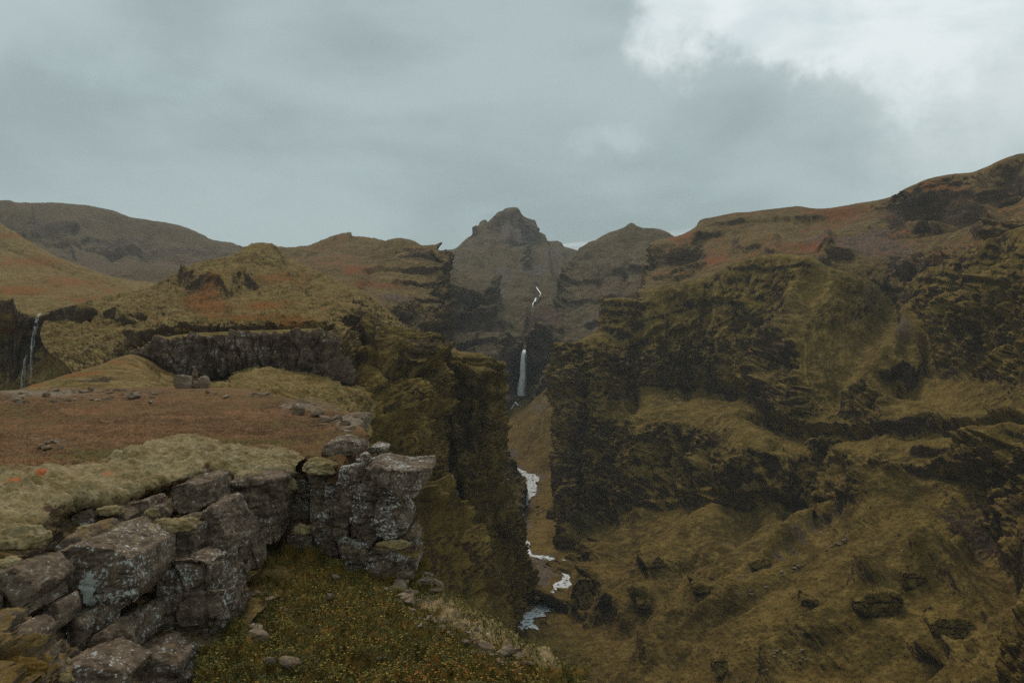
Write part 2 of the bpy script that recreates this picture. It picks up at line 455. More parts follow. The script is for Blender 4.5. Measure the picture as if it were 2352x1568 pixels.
r0 = [(-260, 440, 1150), (-40, 462, 1150), (0, 463, 1150), (22, 464, 1150), (34, 470, 1160), (60, 473, 1200), (130, 470, 1250), (200, 474, 1280), (250, 484, 1300), (305, 503, 1300), (380, 514, 1320), (430, 529, 1330), (462, 544, 1330), (480, 556, 1330), (520, 561, 1330), (534, 562, 1330), (540, 566, 1330), (556, 583, 1330), (620, 602, 1330), (720, 620, 1330)]
patch('mountain', [r0,
    [(-260, 500, 1100), (0, 488, 1100), (35, 480, 1110), (80, 492, 1130), (150, 500, 1160), (210, 528, 1180), (300, 545, 1190), (400, 548, 1210), (480, 560, 1230), (540, 574, 1260), (620, 612, 1260), (720, 630, 1260)],
    [(-260, 560, 1060), (0, 545, 1060), (60, 556, 1060), (120, 560, 1080), (180, 548, 1130), (230, 570, 1130), (300, 582, 1130), (400, 597, 1130), (460, 602, 1140), (540, 590, 1200), (620, 620, 1200), (720, 640, 1200)],
    [(-260, 640, 900), (0, 620, 900), (120, 640, 900), (300, 660, 880), (460, 660, 880), (620, 660, 900), (720, 670, 900)],
    [(-260, 700, 700), (0, 700, 700), (300, 720, 700), (720, 720, 700)]], 420, 130,
    dict(L=130, lump=6, ridge=7, facet=8, crest=.35, butt=7, buttL=.5, flute=14, fluteL=.4, strata=5, strataT=.2, m0=.25, m1=.62, mn=.25, oct=6, block=4, clump=1.6), M_far, back=(300, 60),
    spots=dict(scree=[(330, 600, 150, 28, .8), (180, 590, 90, 20, .6), (450, 625, 80, 20, .7)], bare=[(120, 530, 80, 25, .8), (280, 562, 90, 16, .9), (430, 580, 90, 14, .9)]),
    lines=[([(100, 500), (112, 560)], 18, -6), ([(262, 530), (256, 590)], 16, -6), ([(340, 548), (330, 600)], 16, -6), ([(60, 490), (70, 550)], 16, 6)],
    steps=[([(40, 552), (120, 560), (200, 556)], 26, 7.0), ([(210, 572), (330, 588), (450, 604), (540, 590)], 18, 5.6), ([(300, 520), (440, 545)], 10, 2.8)])

patch('valley_hill', [[(150, 660, 820), (240, 640, 810), (280, 625, 800), (330, 616, 800), (400, 615, 800), (440, 625, 800), (500, 618, 810), (560, 600, 820), (640, 590, 830), (720, 600, 830)],
    [(150, 690, 700), (300, 655, 690), (400, 655, 690), (560, 650, 700), (720, 650, 700)],
    [(150, 730, 560), (400, 730, 560), (720, 730, 560)]], 200, 60, dict(L=90, lump=3.5, billow=2, oct=6, m0=.1, m1=.4, rust=.25), M_far, back=(120, 25))

patch('hillside', [[(-300, 430, 800), (-20, 512, 650), (20, 535, 630), (60, 561, 620), (110, 591, 600), (180, 619, 590), (250, 641, 580), (310, 653, 570), (400, 664, 560), (520, 690, 540)],
    [(-300, 520, 560), (-20, 570, 500), (60, 610, 480), (150, 640, 470), (250, 662, 460), (330, 670, 450), (420, 680, 430), (520, 700, 420)],
    [(-300, 620, 400), (0, 640, 370), (100, 665, 350), (200, 680, 340), (300, 688, 330), (400, 695, 320), (520, 705, 310)],
    [(-300, 740, 280), (0, 730, 260), (100, 735, 255), (200, 725, 250), (300, 720, 250), (400, 720, 250), (520, 730, 250)]], 330, 170,
    dict(L=60, lump=1.6, billow=.8, clump=.7, clumpL=.04, oct=6, m0=.1, m1=.4, mn=.1, mb=.25, rust=.3), M_left, back=(150, 30),
    spots=dict(rust=[(60, 600, 90, 14, 0.64), (180, 650, 70, 10, 0.77), (40, 670, 80, 10, 0.77), (190, 690, 70, 9, 0.90), (260, 660, 50, 8, 0.64), (20, 545, 50, 8, 0.64)]),
    lines=[([(0, 560), (300, 690)], 6, -2.0), ([(0, 610), (240, 705)], 5, -1.6), ([(60, 590), (330, 680)], 5, -1.5)])

patch('orange_hill', [[(500, 610, 800), (590, 587, 790), (640, 577, 780), (675, 577, 770), (705, 572, 760), (740, 557, 750), (770, 546, 745), (792, 540, 740), (803, 539, 740), (807, 547, 740), (850, 553, 730), (895, 562, 720), (930, 572, 700), (990, 585, 690), (1012, 600, 690)],
    [(500, 630, 640), (620, 600, 640), (700, 600, 640), (780, 585, 630), (860, 590, 620), (930, 600, 660), (1005, 615, 680)],
    [(500, 660, 500), (640, 630, 500), (740, 630, 490), (820, 630, 500), (900, 640, 580), (1000, 650, 660)],
    [(500, 720, 380), (640, 700, 380), (800, 710, 400), (900, 730, 500), (1000, 740, 640)]], 340, 120,
    dict(L=70, lump=2.5, ridge=1.2, billow=1.2, strata=1.5, oct=6, m0=.15, m1=.5, mn=.2, mb=.1, rust=.4, clump=1.1), M_mid, back=(120, 35),
    spots=dict(rust=[(815, 625, 38, 14, 1.0), (860, 655, 60, 9, .9), (800, 600, 90, 25, .45), (760, 570, 60, 20, .35)], scree=[(915, 690, 45, 25, .7)]))

patch('crag', [[(850, 578, 640), (880, 568, 640), (894, 556, 640), (908, 552, 640), (925, 552, 635), (950, 557, 630), (970, 570, 620), (978, 571, 616), (996, 571, 615), (1000, 580, 612), (1013, 588, 610)],
    [(820, 612, 560), (880, 606, 560), (930, 600, 560), (980, 598, 555), (1015, 606, 550)],
    [(800, 645, 500), (880, 625, 520), (950, 625, 530), (1000, 632, 535), (1014, 650, 545)],
    [(800, 670, 460), (880, 662, 480), (940, 658, 500), (990, 680, 512), (1012, 690, 525)],
    [(820, 705, 420), (900, 692, 440), (950, 692, 470), (1005, 700, 495), (1027, 705, 510)],
    [(830, 745, 400), (900, 742, 420), (960, 750, 450), (1010, 750, 485), (1025, 755, 500)],
    [(850, 830, 370), (920, 830, 390), (980, 830, 430), (1015, 820, 470), (1026, 830, 490)]], 230, 260,
    dict(L=50, facet=1.8, lump=2.0, ridge=1.2, flute=3.2, fluteL=.3, strata=2.4, strataT=.14, oct=6, m0=.2, m1=.6, mb=-.05, rust=.2, block=1.5, clump=1.0), M_mid, back=(60, 20), wrapR=160,
    spots=dict(rust=[(815, 625, 40, 14, 1.0), (870, 655, 60, 8, .9)], scree=[(905, 690, 50, 22, .8), (930, 745, 60, 14, .6)], bare=[(960, 590, 60, 20, .8), (1005, 740, 20, 60, .6)]),
    steps=[([(820, 628), (900, 616), (1015, 626)], 18, 2.8), ([(940, 690), (1026, 702)], 22, 2.2), ([(950, 756), (1025, 768)], 26, 2.2), ([(950, 590), (1015, 600)], 14, 1.7), ([(900, 650), (1012, 660)], 16, 1.7)])

M_peak = terrain_mat('peak_slope', 1.0, mossA=(.120, .104, .060), mossB=(.088, .075, .044), mossC=(.17, .152, .098), rockA=(.095, .068, .050), rockB=(.048, .034, .025), rockC=(.155, .12, .098), scree=(.150, .136, .128))
patch('peak', [[(900, 600, 1500), (1000, 579, 1480), (1040, 576, 1450), (1080, 546, 1430), (1106, 531, 1420), (1110, 513, 1420), (1115, 507, 1420), (1121, 513, 1420), (1136, 502, 1415), (1150, 489, 1410), (1156, 490, 1408), (1165, 481, 1400), (1186, 479, 1400), (1196, 492, 1400), (1206, 500, 1400), (1221, 506, 1400), (1225, 507, 1400), (1228, 524, 1400), (1238, 537, 1400), (1246, 552, 1400), (1262, 556, 1410), (1278, 555, 1410), (1290, 567, 1420), (1312, 574, 1430), (1333, 580, 1440), (1380, 592, 1450), (1450, 604, 1450)],
    [(900, 640, 1350), (1010, 600, 1350), (1060, 580, 1330), (1110, 545, 1310), (1150, 527, 1290), (1180, 530, 1290), (1200, 545, 1310), (1230, 566, 1330), (1270, 578, 1330), (1330, 595, 1340), (1450, 620, 1340)],
    [(900, 660, 1150), (1010, 620, 1130), (1060, 605, 1110), (1110, 585, 1100), (1150, 575, 1090), (1190, 580, 1100), (1215, 600, 1120), (1260, 605, 1130), (1330, 615, 1130), (1450, 640, 1130)],
    [(900, 680, 900), (1020, 650, 960), (1080, 640, 940), (1130, 645, 940), (1170, 650, 940), (1220, 655, 940), (1260, 650, 950), (1330, 645, 960), (1450, 660, 980)],
    [(900, 700, 820), (1025, 672, 800), (1070, 656, 780), (1110, 662, 775), (1130, 690, 790), (1165, 712, 800), (1200, 702, 830), (1235, 692, 840), (1290, 675, 860), (1340, 672, 880), (1450, 690, 880)],
    [(900, 750, 760), (1025, 745, 765), (1100, 755, 748), (1150, 760, 742), (1185, 748, 750), (1220, 742, 760), (1265, 737, 765), (1310, 722, 790), (1360, 720, 800), (1450, 740, 800)],
    [(900, 800, 730), (1040, 790, 720), (1110, 770, 705), (1170, 775, 702), (1190, 792, 704), (1203, 807, 704), (1225, 797, 702), (1250, 777, 695), (1285, 762, 692), (1330, 762, 700), (1450, 780, 700)],
    [(900, 860, 720), (1050, 830, 690), (1120, 820, 684), (1155, 820, 695), (1185, 828, 742), (1210, 832, 748), (1240, 832, 740), (1270, 815, 690), (1300, 800, 672), (1350, 800, 660), (1450, 850, 660)],
    [(900, 900, 700), (1050, 880, 676), (1120, 875, 672), (1155, 872, 688), (1185, 880, 738), (1210, 885, 744), (1240, 872, 735), (1270, 850, 685), (1300, 840, 655), (1350, 830, 645), (1450, 850, 640)],
    [(900, 960, 660), (1050, 950, 650), (1130, 945, 645), (1160, 930, 660), (1190, 920, 700), (1215, 917, 704), (1240, 905, 695), (1270, 890, 665), (1300, 880, 645), (1350, 870, 630), (1450, 880, 610)],
    [(900, 1000, 640), (1050, 1000, 640), (1160, 990, 650), (1215, 990, 670), (1270, 980, 660), (1350, 970, 640), (1450, 960, 620)]], 370, 340,
    dict(L=110, facet=3.9, crest=.08, butt=4.5, buttL=.5, lump=7.0, ridge=7, flute=5, fluteL=.3, strata=9, strataT=.14, oct=6, m0=.2, m1=.62, mn=.3, block=3, blockL=.18, clump=2.0, clumpL=.07), M_peak, back=(150, 90),
    spots=dict(scree=[(1150, 645, 28, 50, .8), (1230, 620, 50, 22, .7), (1180, 545, 60, 50, .8), (1060, 620, 40, 30, .5), (1270, 600, 50, 30, .6), (1330, 640, 60, 30, .6), (1190, 725, 60, 30, .5), (1300, 720, 60, 40, .5)],
        bare=[(1180, 510, 50, 30, 1.), (1215, 850, 60, 60, .9), (1215, 780, 60, 20, .5), (1100, 760, 80, 14, .5), (1250, 740, 60, 30, .7)], moss=[(1080, 640, 60, 30, .3), (1080, 700, 60, 30, .3), (1150, 555, 40, 16, .4)]),
    lines=[([(1185, 490), (1200, 540), (1230, 600)], 8, -9), ([(1150, 500), (1130, 560), (1110, 600)], 8, -8), ([(1170, 490), (1165, 560)], 10, 8), ([(1215, 515), (1240, 560), (1290, 600)], 10, 8), ([(1100, 540), (1060, 600), (1030, 640)], 14, 9), ([(1060, 570), (1020, 620)], 8, -7), ([(1260, 570), (1280, 640)], 8, -7), ([(1236, 640), (1230, 700), (1215, 745), (1205, 800)], 10, -6), ([(1140, 600), (1150, 690), (1190, 740)], 14, -5), ([(1090, 600), (1050, 650)], 16, 5)],
    steps=[([(1020, 750), (1100, 760), (1185, 752)], 36, 4.8), ([(1020, 792), (1180, 776)], 18, 3.0), ([(1185, 802), (1230, 800), (1290, 770)], 26, 4.2), ([(1020, 690), (1120, 690)], 14, 3.0), ([(1210, 740), (1310, 730)], 16, 3.0), ([(1200, 700), (1300, 690)], 12, 2.4), ([(1130, 560), (1230, 570)], 12, 3.0), ([(1010, 640), (1090, 640)], 10, 2.4)])

patch('dome_hill', [[(1313, 640, 880), (1318, 610, 900), (1328, 588, 920), (1340, 568, 940), (1352, 558, 950), (1370, 552, 960), (1385, 543, 960), (1400, 536, 960), (1418, 531, 960), (1436, 524, 960), (1449, 516, 960), (1458, 522, 960), (1472, 527, 960), (1500, 527, 950), (1530, 534, 940), (1545, 544, 930), (1600, 560, 920), (1700, 575, 910)],
    [(1311, 660, 850), (1320, 628, 865), (1340, 605, 870), (1370, 590, 875), (1420, 572, 880), (1470, 570, 880), (1530, 578, 870), (1600, 590, 860), (1700, 600, 860)],
    [(1308, 690, 820), (1325, 660, 820), (1350, 648, 820), (1400, 640, 820), (1450, 640, 810), (1500, 640, 800), (1700, 640, 780)],
    [(1300, 720, 790), (1325, 705, 780), (1360, 700, 765), (1400, 698, 750), (1450, 698, 735), (1500, 698, 720), (1700, 698, 700)],
    [(1285, 770, 750), (1320, 750, 720), (1360, 745, 700), (1400, 750, 680), (1500, 780, 640), (1700, 780, 620)],
    [(1262, 835, 705), (1310, 840, 660), (1360, 840, 640), (1400, 840, 620), (1500, 840, 600), (1700, 840, 590)]], 230, 240,
    dict(L=80, facet=2.8, lump=4.5, ridge=4, flute=6, fluteL=.26, strata=6, strataT=.16, oct=6, m0=.2, m1=.6, block=3, blockL=.2, clump=1.6, clumpL=.07), M_peak, back=(120, 40), wrapL=160,
    spots=dict(scree=[(1380, 740, 60, 40, .8), (1490, 580, 50, 30, .5)], bare=[(1400, 650, 90, 40, .5)], moss=[(1420, 545, 50, 14, .4)]),
    lines=[([(1380, 620), (1370, 690)], 8, -4), ([(1440, 610), (1430, 690)], 8, -4)],
    steps=[([(1310, 655), (1400, 630), (1500, 620)], 26, 3.0), ([(1310, 700), (1420, 690), (1500, 690)], 22, 3.0), ([(1300, 760), (1380, 740)], 20, 2.4)])

# right-hand massif: ridge above the rim
ridge0 = [(1497, 560, 632), (1501, 556, 630), (1545, 547, 640), (1600, 521, 650), (1613, 505, 650), (1632, 501, 650), (1700, 489, 650), (1760, 484, 640), (1828, 476, 630), (1870, 482, 620), (1900, 481, 610), (1980, 467, 590), (2040, 455, 570), (2060, 447, 560), (2075, 437, 555), (2092, 430, 550), (2140, 412, 540), (2180, 404, 530), (2230, 400, 520), (2270, 386, 510), (2300, 370, 500), (2338, 357, 490), (2352, 355, 485), (2420, 345, 470), (2700, 280, 420)]
patch('ridge_right', [ridge0,
    [(1496, 580, 600), (1530, 575, 600), (1580, 560, 605), (1620, 535, 615), (1660, 525, 615), (1760, 510, 605), (1830, 505, 600), (1900, 505, 590), (1980, 495, 565), (2060, 478, 545), (2140, 450, 525), (2230, 432, 500), (2300, 408, 480), (2352, 395, 465), (2700, 330, 400)],
    [(1496, 625, 585), (1540, 625, 580), (1590, 612, 580), (1640, 575, 580), (1700, 560, 570), (1760, 545, 560), (1830, 540, 550), (1900, 535, 540), (1980, 530, 520), (2060, 520, 510), (2130, 520, 500), (2230, 495, 460), (2300, 470, 440), (2352, 450, 425), (2700, 400, 360)],
    [(1490, 650, 540), (1560, 640, 520), (1620, 620, 510), (1700, 590, 500), (1770, 570, 490), (1830, 560, 480), (1900, 560, 470), (1990, 560, 460), (2060, 560, 440), (2130, 550, 420), (2230, 530, 390), (2300, 505, 370), (2352, 480, 350), (2700, 440, 290)],
    [(1480, 690, 490), (1520, 680, 480), (1600, 660, 470), (1680, 640, 455), (1740, 630, 445), (1790, 625, 435), (1880, 630, 425), (1950, 640, 420), (2050, 650, 415), (2130, 640, 385), (2230, 610, 345), (2300, 580, 325), (2352, 560, 310), (2700, 520, 250)],
    [(1470, 780, 470), (1600, 760, 450), (1740, 740, 432), (1880, 760, 415), (2050, 820, 400), (2230, 740, 350), (2352, 700, 310), (2700, 650, 245)]], 640, 210,
    dict(L=55, facet=1.9, lump=2.6, ridge=1.8, flute=1.6, fluteL=.3, strata=4.2, strataT=.12, oct=6, m0=.25, m1=.65, mb=-.12, rust=.45, block=2.2, blockz=.8, block2=1.0, clump=.9), M_mid, back=(150, 50), wrapL=120,
    spots=dict(scree=[(1985, 560, 110, 45, .85), (1880, 560, 60, 25, .6), (1780, 545, 70, 20, .5), (2080, 610, 60, 50, .9), (2050, 490, 80, 25, .5)], rust=[(1925, 490, 45, 22, .8), (1870, 575, 50, 14, .7), (1640, 600, 30, 12, .8), (2170, 440, 60, 15, .6), (1580, 545, 40, 14, .5)],
        bare=[(2190, 480, 120, 30, 1.), (2280, 530, 50, 25, .7), (1560, 590, 60, 30, .8)]),
    lines=[([(2060, 505), (2200, 490), (2330, 430)], 22, -14), ([(1510, 600), (1600, 590)], 16, -6), ([(1700, 540), (1860, 520)], 10, -4), ([(1900, 560), (1890, 600)], 16, 5), ([(1700, 575), (1780, 560)], 14, 5), ([(2280, 500), (2320, 560)], 16, 6)],
    steps=[([(1505, 636), (1560, 638), (1620, 600)], 50, 3.9), ([(2060, 530), (2130, 525), (2230, 492), (2345, 440)], 55, 5.5), ([(1640, 522), (1760, 507), (1900, 502)], 18, 1.9), ([(2100, 470), (2250, 440), (2400, 395)], 20, 2.2), ([(1700, 582), (1785, 577)], 26, 2.8), ([(1870, 582), (1960, 590)], 36, 3.3), ([(2240, 545), (2352, 520)], 30, 2.8), ([(1590, 560), (1660, 540)], 20, 2.2), ([(1990, 530), (2060, 545)], 16, 1.7)])

# right canyon wall, rim to river
patch('canyon_wall_right', [
    [(1386, 686, 440), (1440, 684, 430), (1475, 690, 430), (1505, 660, 440), (1560, 648, 440), (1620, 635, 440), (1680, 606, 430), (1740, 593, 420), (1790, 585, 410), (1850, 592, 405), (1910, 615, 400), (1990, 640, 405), (2060, 700, 400), (2110, 640, 372), (2200, 590, 338), (2280, 550, 316), (2352, 520, 296), (2700, 420, 225)],
    [(1387, 740, 433), (1440, 745, 424), (1500, 740, 424), (1560, 720, 428), (1620, 710, 428), (1700, 680, 418), (1780, 650, 402), (1850, 640, 396), (1900, 665, 385), (1990, 700, 390), (2060, 745, 378), (2140, 690, 352), (2230, 650, 322), (2300, 620, 302), (2352, 600, 282), (2700, 520, 212)],
    [(1299, 812, 420), (1340, 795, 414), (1400, 805, 412), (1480, 815, 412), (1560, 805, 416), (1640, 800, 412), (1720, 780, 395), (1800, 755, 378), (1850, 755, 360), (1920, 775, 362), (1985, 785, 360), (2060, 790, 342), (2150, 760, 335), (2230, 740, 310), (2300, 720, 290), (2352, 700, 272), (2700, 640, 200)],
    [(1297, 900, 412), (1350, 900, 403), (1420, 905, 403), (1500, 885, 405), (1580, 880, 408), (1660, 895, 400), (1740, 905, 375), (1800, 890, 350), (1850, 890, 332), (1920, 890, 332), (1970, 870, 328), (2050, 865, 312), (2150, 860, 318), (2230, 860, 296), (2300, 850, 276), (2352, 840, 258), (2700, 800, 185)],
    [(1300, 990, 402), (1350, 985, 394), (1420, 985, 385), (1500, 975, 368), (1580, 965, 358), (1660, 955, 352), (1740, 975, 345), (1800, 985, 330), (1860, 995, 318), (1930, 990, 312), (2000, 985, 300), (2080, 960, 282), (2150, 945, 280), (2230, 940, 268), (2300, 930, 250), (2352, 925, 238), (2700, 890, 168)],
    [(1302, 1100, 396), (1350, 1100, 386), (1420, 1105, 376), (1500, 1090, 356), (1580, 1070, 342), (1660, 1040, 325), (1740, 1035, 312), (1800, 1060, 308), (1880, 1090, 306), (1950, 1060, 288), (2050, 1060, 258), (2150, 1050, 248), (2230, 1040, 236), (2300, 1030, 222), (2352, 1020, 210), (2700, 990, 148)],
    [(1308, 1205, 386), (1350, 1215, 374), (1420, 1200, 362), (1500, 1180, 342), (1580, 1165, 328), (1660, 1170, 308), (1740, 1185, 296), (1800, 1200, 294), (1880, 1220, 286), (1950, 1195, 264), (2050, 1150, 242), (2150, 1140, 232), (2230, 1120, 224), (2300, 1110, 214), (2352, 1100, 202), (2700, 1080, 140)],
    [(1330, 1300, 366), (1360, 1310, 346), (1400, 1300, 322), (1480, 1290, 302), (1560, 1270, 288), (1660, 1280, 262), (1740, 1290, 250), (1830, 1300, 236), (1930, 1290, 222), (2050, 1270, 208), (2150, 1270, 200), (2230, 1280, 196), (2300, 1280, 186), (2352, 1270, 175), (2700, 1250, 118)],
    [(1292, 1405, 303), (1345, 1420, 288), (1440, 1410, 272), (1560, 1400, 250), (1700, 1410, 222), (1830, 1420, 200), (1950, 1420, 184), (2100, 1420, 168), (2230, 1420, 155), (2352, 1410, 142), (2700, 1400, 94)],
    [(1215, 1500, 266), (1300, 1510, 258), (1440, 1510, 240), (1600, 1520, 212), (1750, 1530, 190), (1900, 1540, 170), (2050, 1550, 152), (2200, 1550, 138), (2352, 1550, 122), (2700, 1540, 80)],
    [(1190, 1650, 222), (1300, 1660, 218), (1440, 1670, 202), (1600, 1690, 178), (1800, 1710, 152), (2000, 1720, 132), (2352, 1760, 102), (2700, 1800, 68)]], 760, 640,
    dict(L=38, lump=1.8, ridge=1.4, butt=4.5, buttL=.62, flute=2.6, fluteL=.33, flutez=.16, strata=2.4, strataT=.18, oct=6, gain=.5, m0=.13, m1=.50, mn=.40, mb=.06, block=2.4, blockL=.30, blockz=.42, block2=1.0, blockz2=.9, flat=.08, clump=.7, clumpL=.05, facet=1.2, facetL=.13, droop=.12), M_wall, back=(40, 12), wrapL=110,
    spots=dict(scree=[(2010, 680, 50, 60, .8), (2080, 760, 30, 60, .6), (1780, 1515, 50, 14, .6)]+[(1960-26*k, 1225+15*k, 18, 5, .8) for k in range(11)],
        bare=[(1560, 920, 60, 30, .7), (1780, 940, 80, 30, .7), (1810, 800, 40, 70, .6), (2250, 1200, 110, 90, .7), (2260, 780, 60, 60, .4), (1640, 1010, 200, 16, .4), (1330, 1050, 40, 160, .5), (1740, 1100, 60, 40, .4), (1520, 860, 120, 30, .4), (2060, 1000, 60, 10, .6), (2190, 1360, 80, 26, .3), (2280, 1450, 80, 60, .3)],
        moss=[(1920, 760, 60, 120, .6), (1700, 1260, 250, 60, .5), (1600, 1420, 300, 80, .5), (2120, 960, 60, 30, .5), (1600, 940, 90, 30, .6), (1480, 1080, 60, 60, .3), (1960, 1130, 50, 50, .4)]),
    lines=[([(1470, 720), (1450, 900), (1440, 1060), (1400, 1190)], 14, -5), ([(1640, 640), (1610, 800), (1580, 900)], 12, -4), ([(1540, 680), (1530, 850)], 10, -3), ([(1760, 640), (1700, 800), (1740, 920)], 14, 4),
        ([(1860, 600), (1815, 760), (1790, 900)], 20, 7), ([(2050, 720), (1985, 800), (1935, 900)], 24, -4), ([(2150, 660), (2060, 800), (1960, 920)], 16, 5),
        ([(2048, 886), (2100, 888)], 18, -11), ([(1895, 1040), (1908, 1130), (1880, 1215)], 13, -6), ([(1700, 1010), (1780, 1080), (1790, 1190)], 44, 6),
        ([(2250, 1130), (2250, 1240)], 70, -6), ([(2000, 1200), (1850, 1290), (1700, 1370), (1560, 1470)], 7, -2), ([(2080, 1130), (1960, 1210), (1800, 1300)], 22, 4),
        ([(1490, 1010), (1480, 1120), (1440, 1200)], 22, 5), ([(1560, 1000), (1570, 1100), (1530, 1160)], 12, -4), ([(1340, 820), (1345, 1000), (1350, 1180)], 12, -4), ([(1390, 830), (1385, 1000), (1390, 1190)], 14, 3), ([(1320, 1340), (1400, 1350)], 26, 5), ([(1640, 1060), (1650, 1150)], 12, -4), ([(2080, 1130), (1960, 1210), (1800, 1300), (1640, 1400), (1500, 1500)], 32, 6), ([(2200, 1300), (2050, 1400), (1900, 1500), (1800, 1568)], 36, 7), ([(1900, 1215), (1760, 1295), (1600, 1390), (1460, 1480)], 22, -5), ([(2120, 1250), (1950, 1360), (1820, 1450), (1700, 1560)], 24, -6), ([(1640, 1190), (1520, 1290), (1420, 1400)], 26, 5), ([(1720, 1200), (1600, 1290), (1500, 1380), (1400, 1460)], 20, -4.5), ([(2300, 1330), (2200, 1450), (2100, 1560)], 34, -6), ([(1480, 1190), (1400, 1280)], 20, 4), ([(1900, 1240), (1700, 1330), (1560, 1420)], 13, 2.5), ([(2100, 1300), (1950, 1380), (1800, 1480), (1700, 1560)], 16, 3), ([(1680, 1230), (1560, 1300), (1480, 1380)], 12, 2.5), ([(2200, 1420), (2050, 1500), (1950, 1568)], 16, -3), ([(1820, 1340), (1650, 1440), (1540, 1540)], 9, -2), ([(1505, 1322), (1520, 1282)], 12, 4), ([(1735, 1310), (1760, 1285)], 12, 3.5), ([(1600, 1345), (1640, 1370)], 10, 3), ([(1470, 1385), (1500, 1375)], 12, 3.5), ([(1850, 1375), (1880, 1390)], 10, 3), ([(1985, 1365), (2060, 1410)], 22, 4.5), ([(2120, 1330), (2250, 1370)], 22, 5), ([(2100, 1480), (2200, 1500)], 16, 3.5), ([(1650, 1520), (1665, 1545)], 9, 2), ([(1420, 1290), (1380, 1360)], 14, 3), ([(2200, 600), (2190, 850)], 12, -5), ([(2290, 560), (2280, 850)], 14, -5), ([(2110, 700), (2140, 850)], 14, -4)],
    steps=[([(1490, 880), (1560, 870), (1640, 895), (1700, 905)], 50, 3.5), ([(1690, 985), (1760, 975), (1850, 990), (1950, 985), (2040, 1000)], 40, 3.5), ([(1300, 905), (1360, 900), (1420, 915)], 40, 2.5), ([(1386, 760), (1440, 770), (1500, 790), (1600, 760)], 35, 3), ([(2025, 862), (2070, 846), (2112, 868)], 30, 4), ([(2060, 1000), (2150, 985), (2260, 995), (2400, 985)], 36, 4), ([(2040, 1080), (2150, 1092), (2250, 1085), (2400, 1100)], 32, 4), ([(2100, 1040), (2400, 1050)], 22, 2.5), ([(1680, 612), (1740, 614), (1800, 616), (1870, 622)], 26, 3.5), ([(1280, 1395), (1340, 1422), (1420, 1400)], 50, 4), ([(1580, 690), (1650, 700), (1720, 690)], 26, 2), ([(1400, 850), (1470, 860)], 30, 2), ([(2110, 640), (2200, 650), (2352, 660)], 30, 2.5), ([(2200, 720), (2352, 735)], 34, 2.5)])

# valley floor along the river: measured stations (u, v, metres)
river = [(1186, 1540, 254), (1193, 1500, 264), (1197, 1465, 281), (1203, 1425, 296), (1240, 1398, 306), (1270, 1385, 313), (1300, 1330, 334), (1308, 1297, 352), (1260, 1284, 358), (1216, 1276, 364), (1196, 1230, 390), (1190, 1200, 411), (1196, 1165, 440), (1214, 1130, 466), (1222, 1096, 498), (1182, 1078, 520), (1160, 1042, 556), (1142, 1012, 586), (1150, 975, 625), (1185, 925, 675), (1200, 910, 700)]
RW = np.array([W(*p) for p in river])
offN = [(-48, 10), (-36, 8), (-22, 5), (-10, 1.2), (-4, .2), (0, 0), (4, .2), (10, .8), (18, 2), (26, 3), (34, 4)]
offF = [(-70, 44), (-45, 22), (-22, 7), (-10, 1.2), (-4, .2), (0, 0), (4, .2), (10, 1.6), (22, 13), (42, 36), (66, 60)]
rows = []
_t = np.linspace(0, len(RW)-1, 60); _C = pchip(np.arange(len(RW)), RW, _t)
for c in _C[::-1]:
    k = float(sstep(420, 500, c[1]))
    rows.append([(c[0]+a[0]*(1-k)+b_[0]*k, c[1], c[2]+a[1]*(1-k)+b_[1]*k-.3) for a, b_ in zip(offN, offF)])
M_floor = terrain_mat('canyon_floor_rock', .3, mossA=(.175, .138, .040), mossB=(.105, .078, .020), mossC=(.29, .235, .085), scree=(.205, .180, .150))
fl, FX = patch('canyon_floor', rows, 300, 620, dict(L=30, lump=.7, ridge=.4, clump=.5, clumpL=.05, oct=6, m0=.0, m1=.35, mb=.1, mn=.3, gain=.45), M_floor, base=True,
    spots=dict(scree=[(p[0], p[1], 34, 14, 1.1) for p in river[1:17]]+[(1240, 935, 30, 26, .5), (1190, 1215, 34, 40, 1.), (1250, 1320, 50, 30, .9)]))

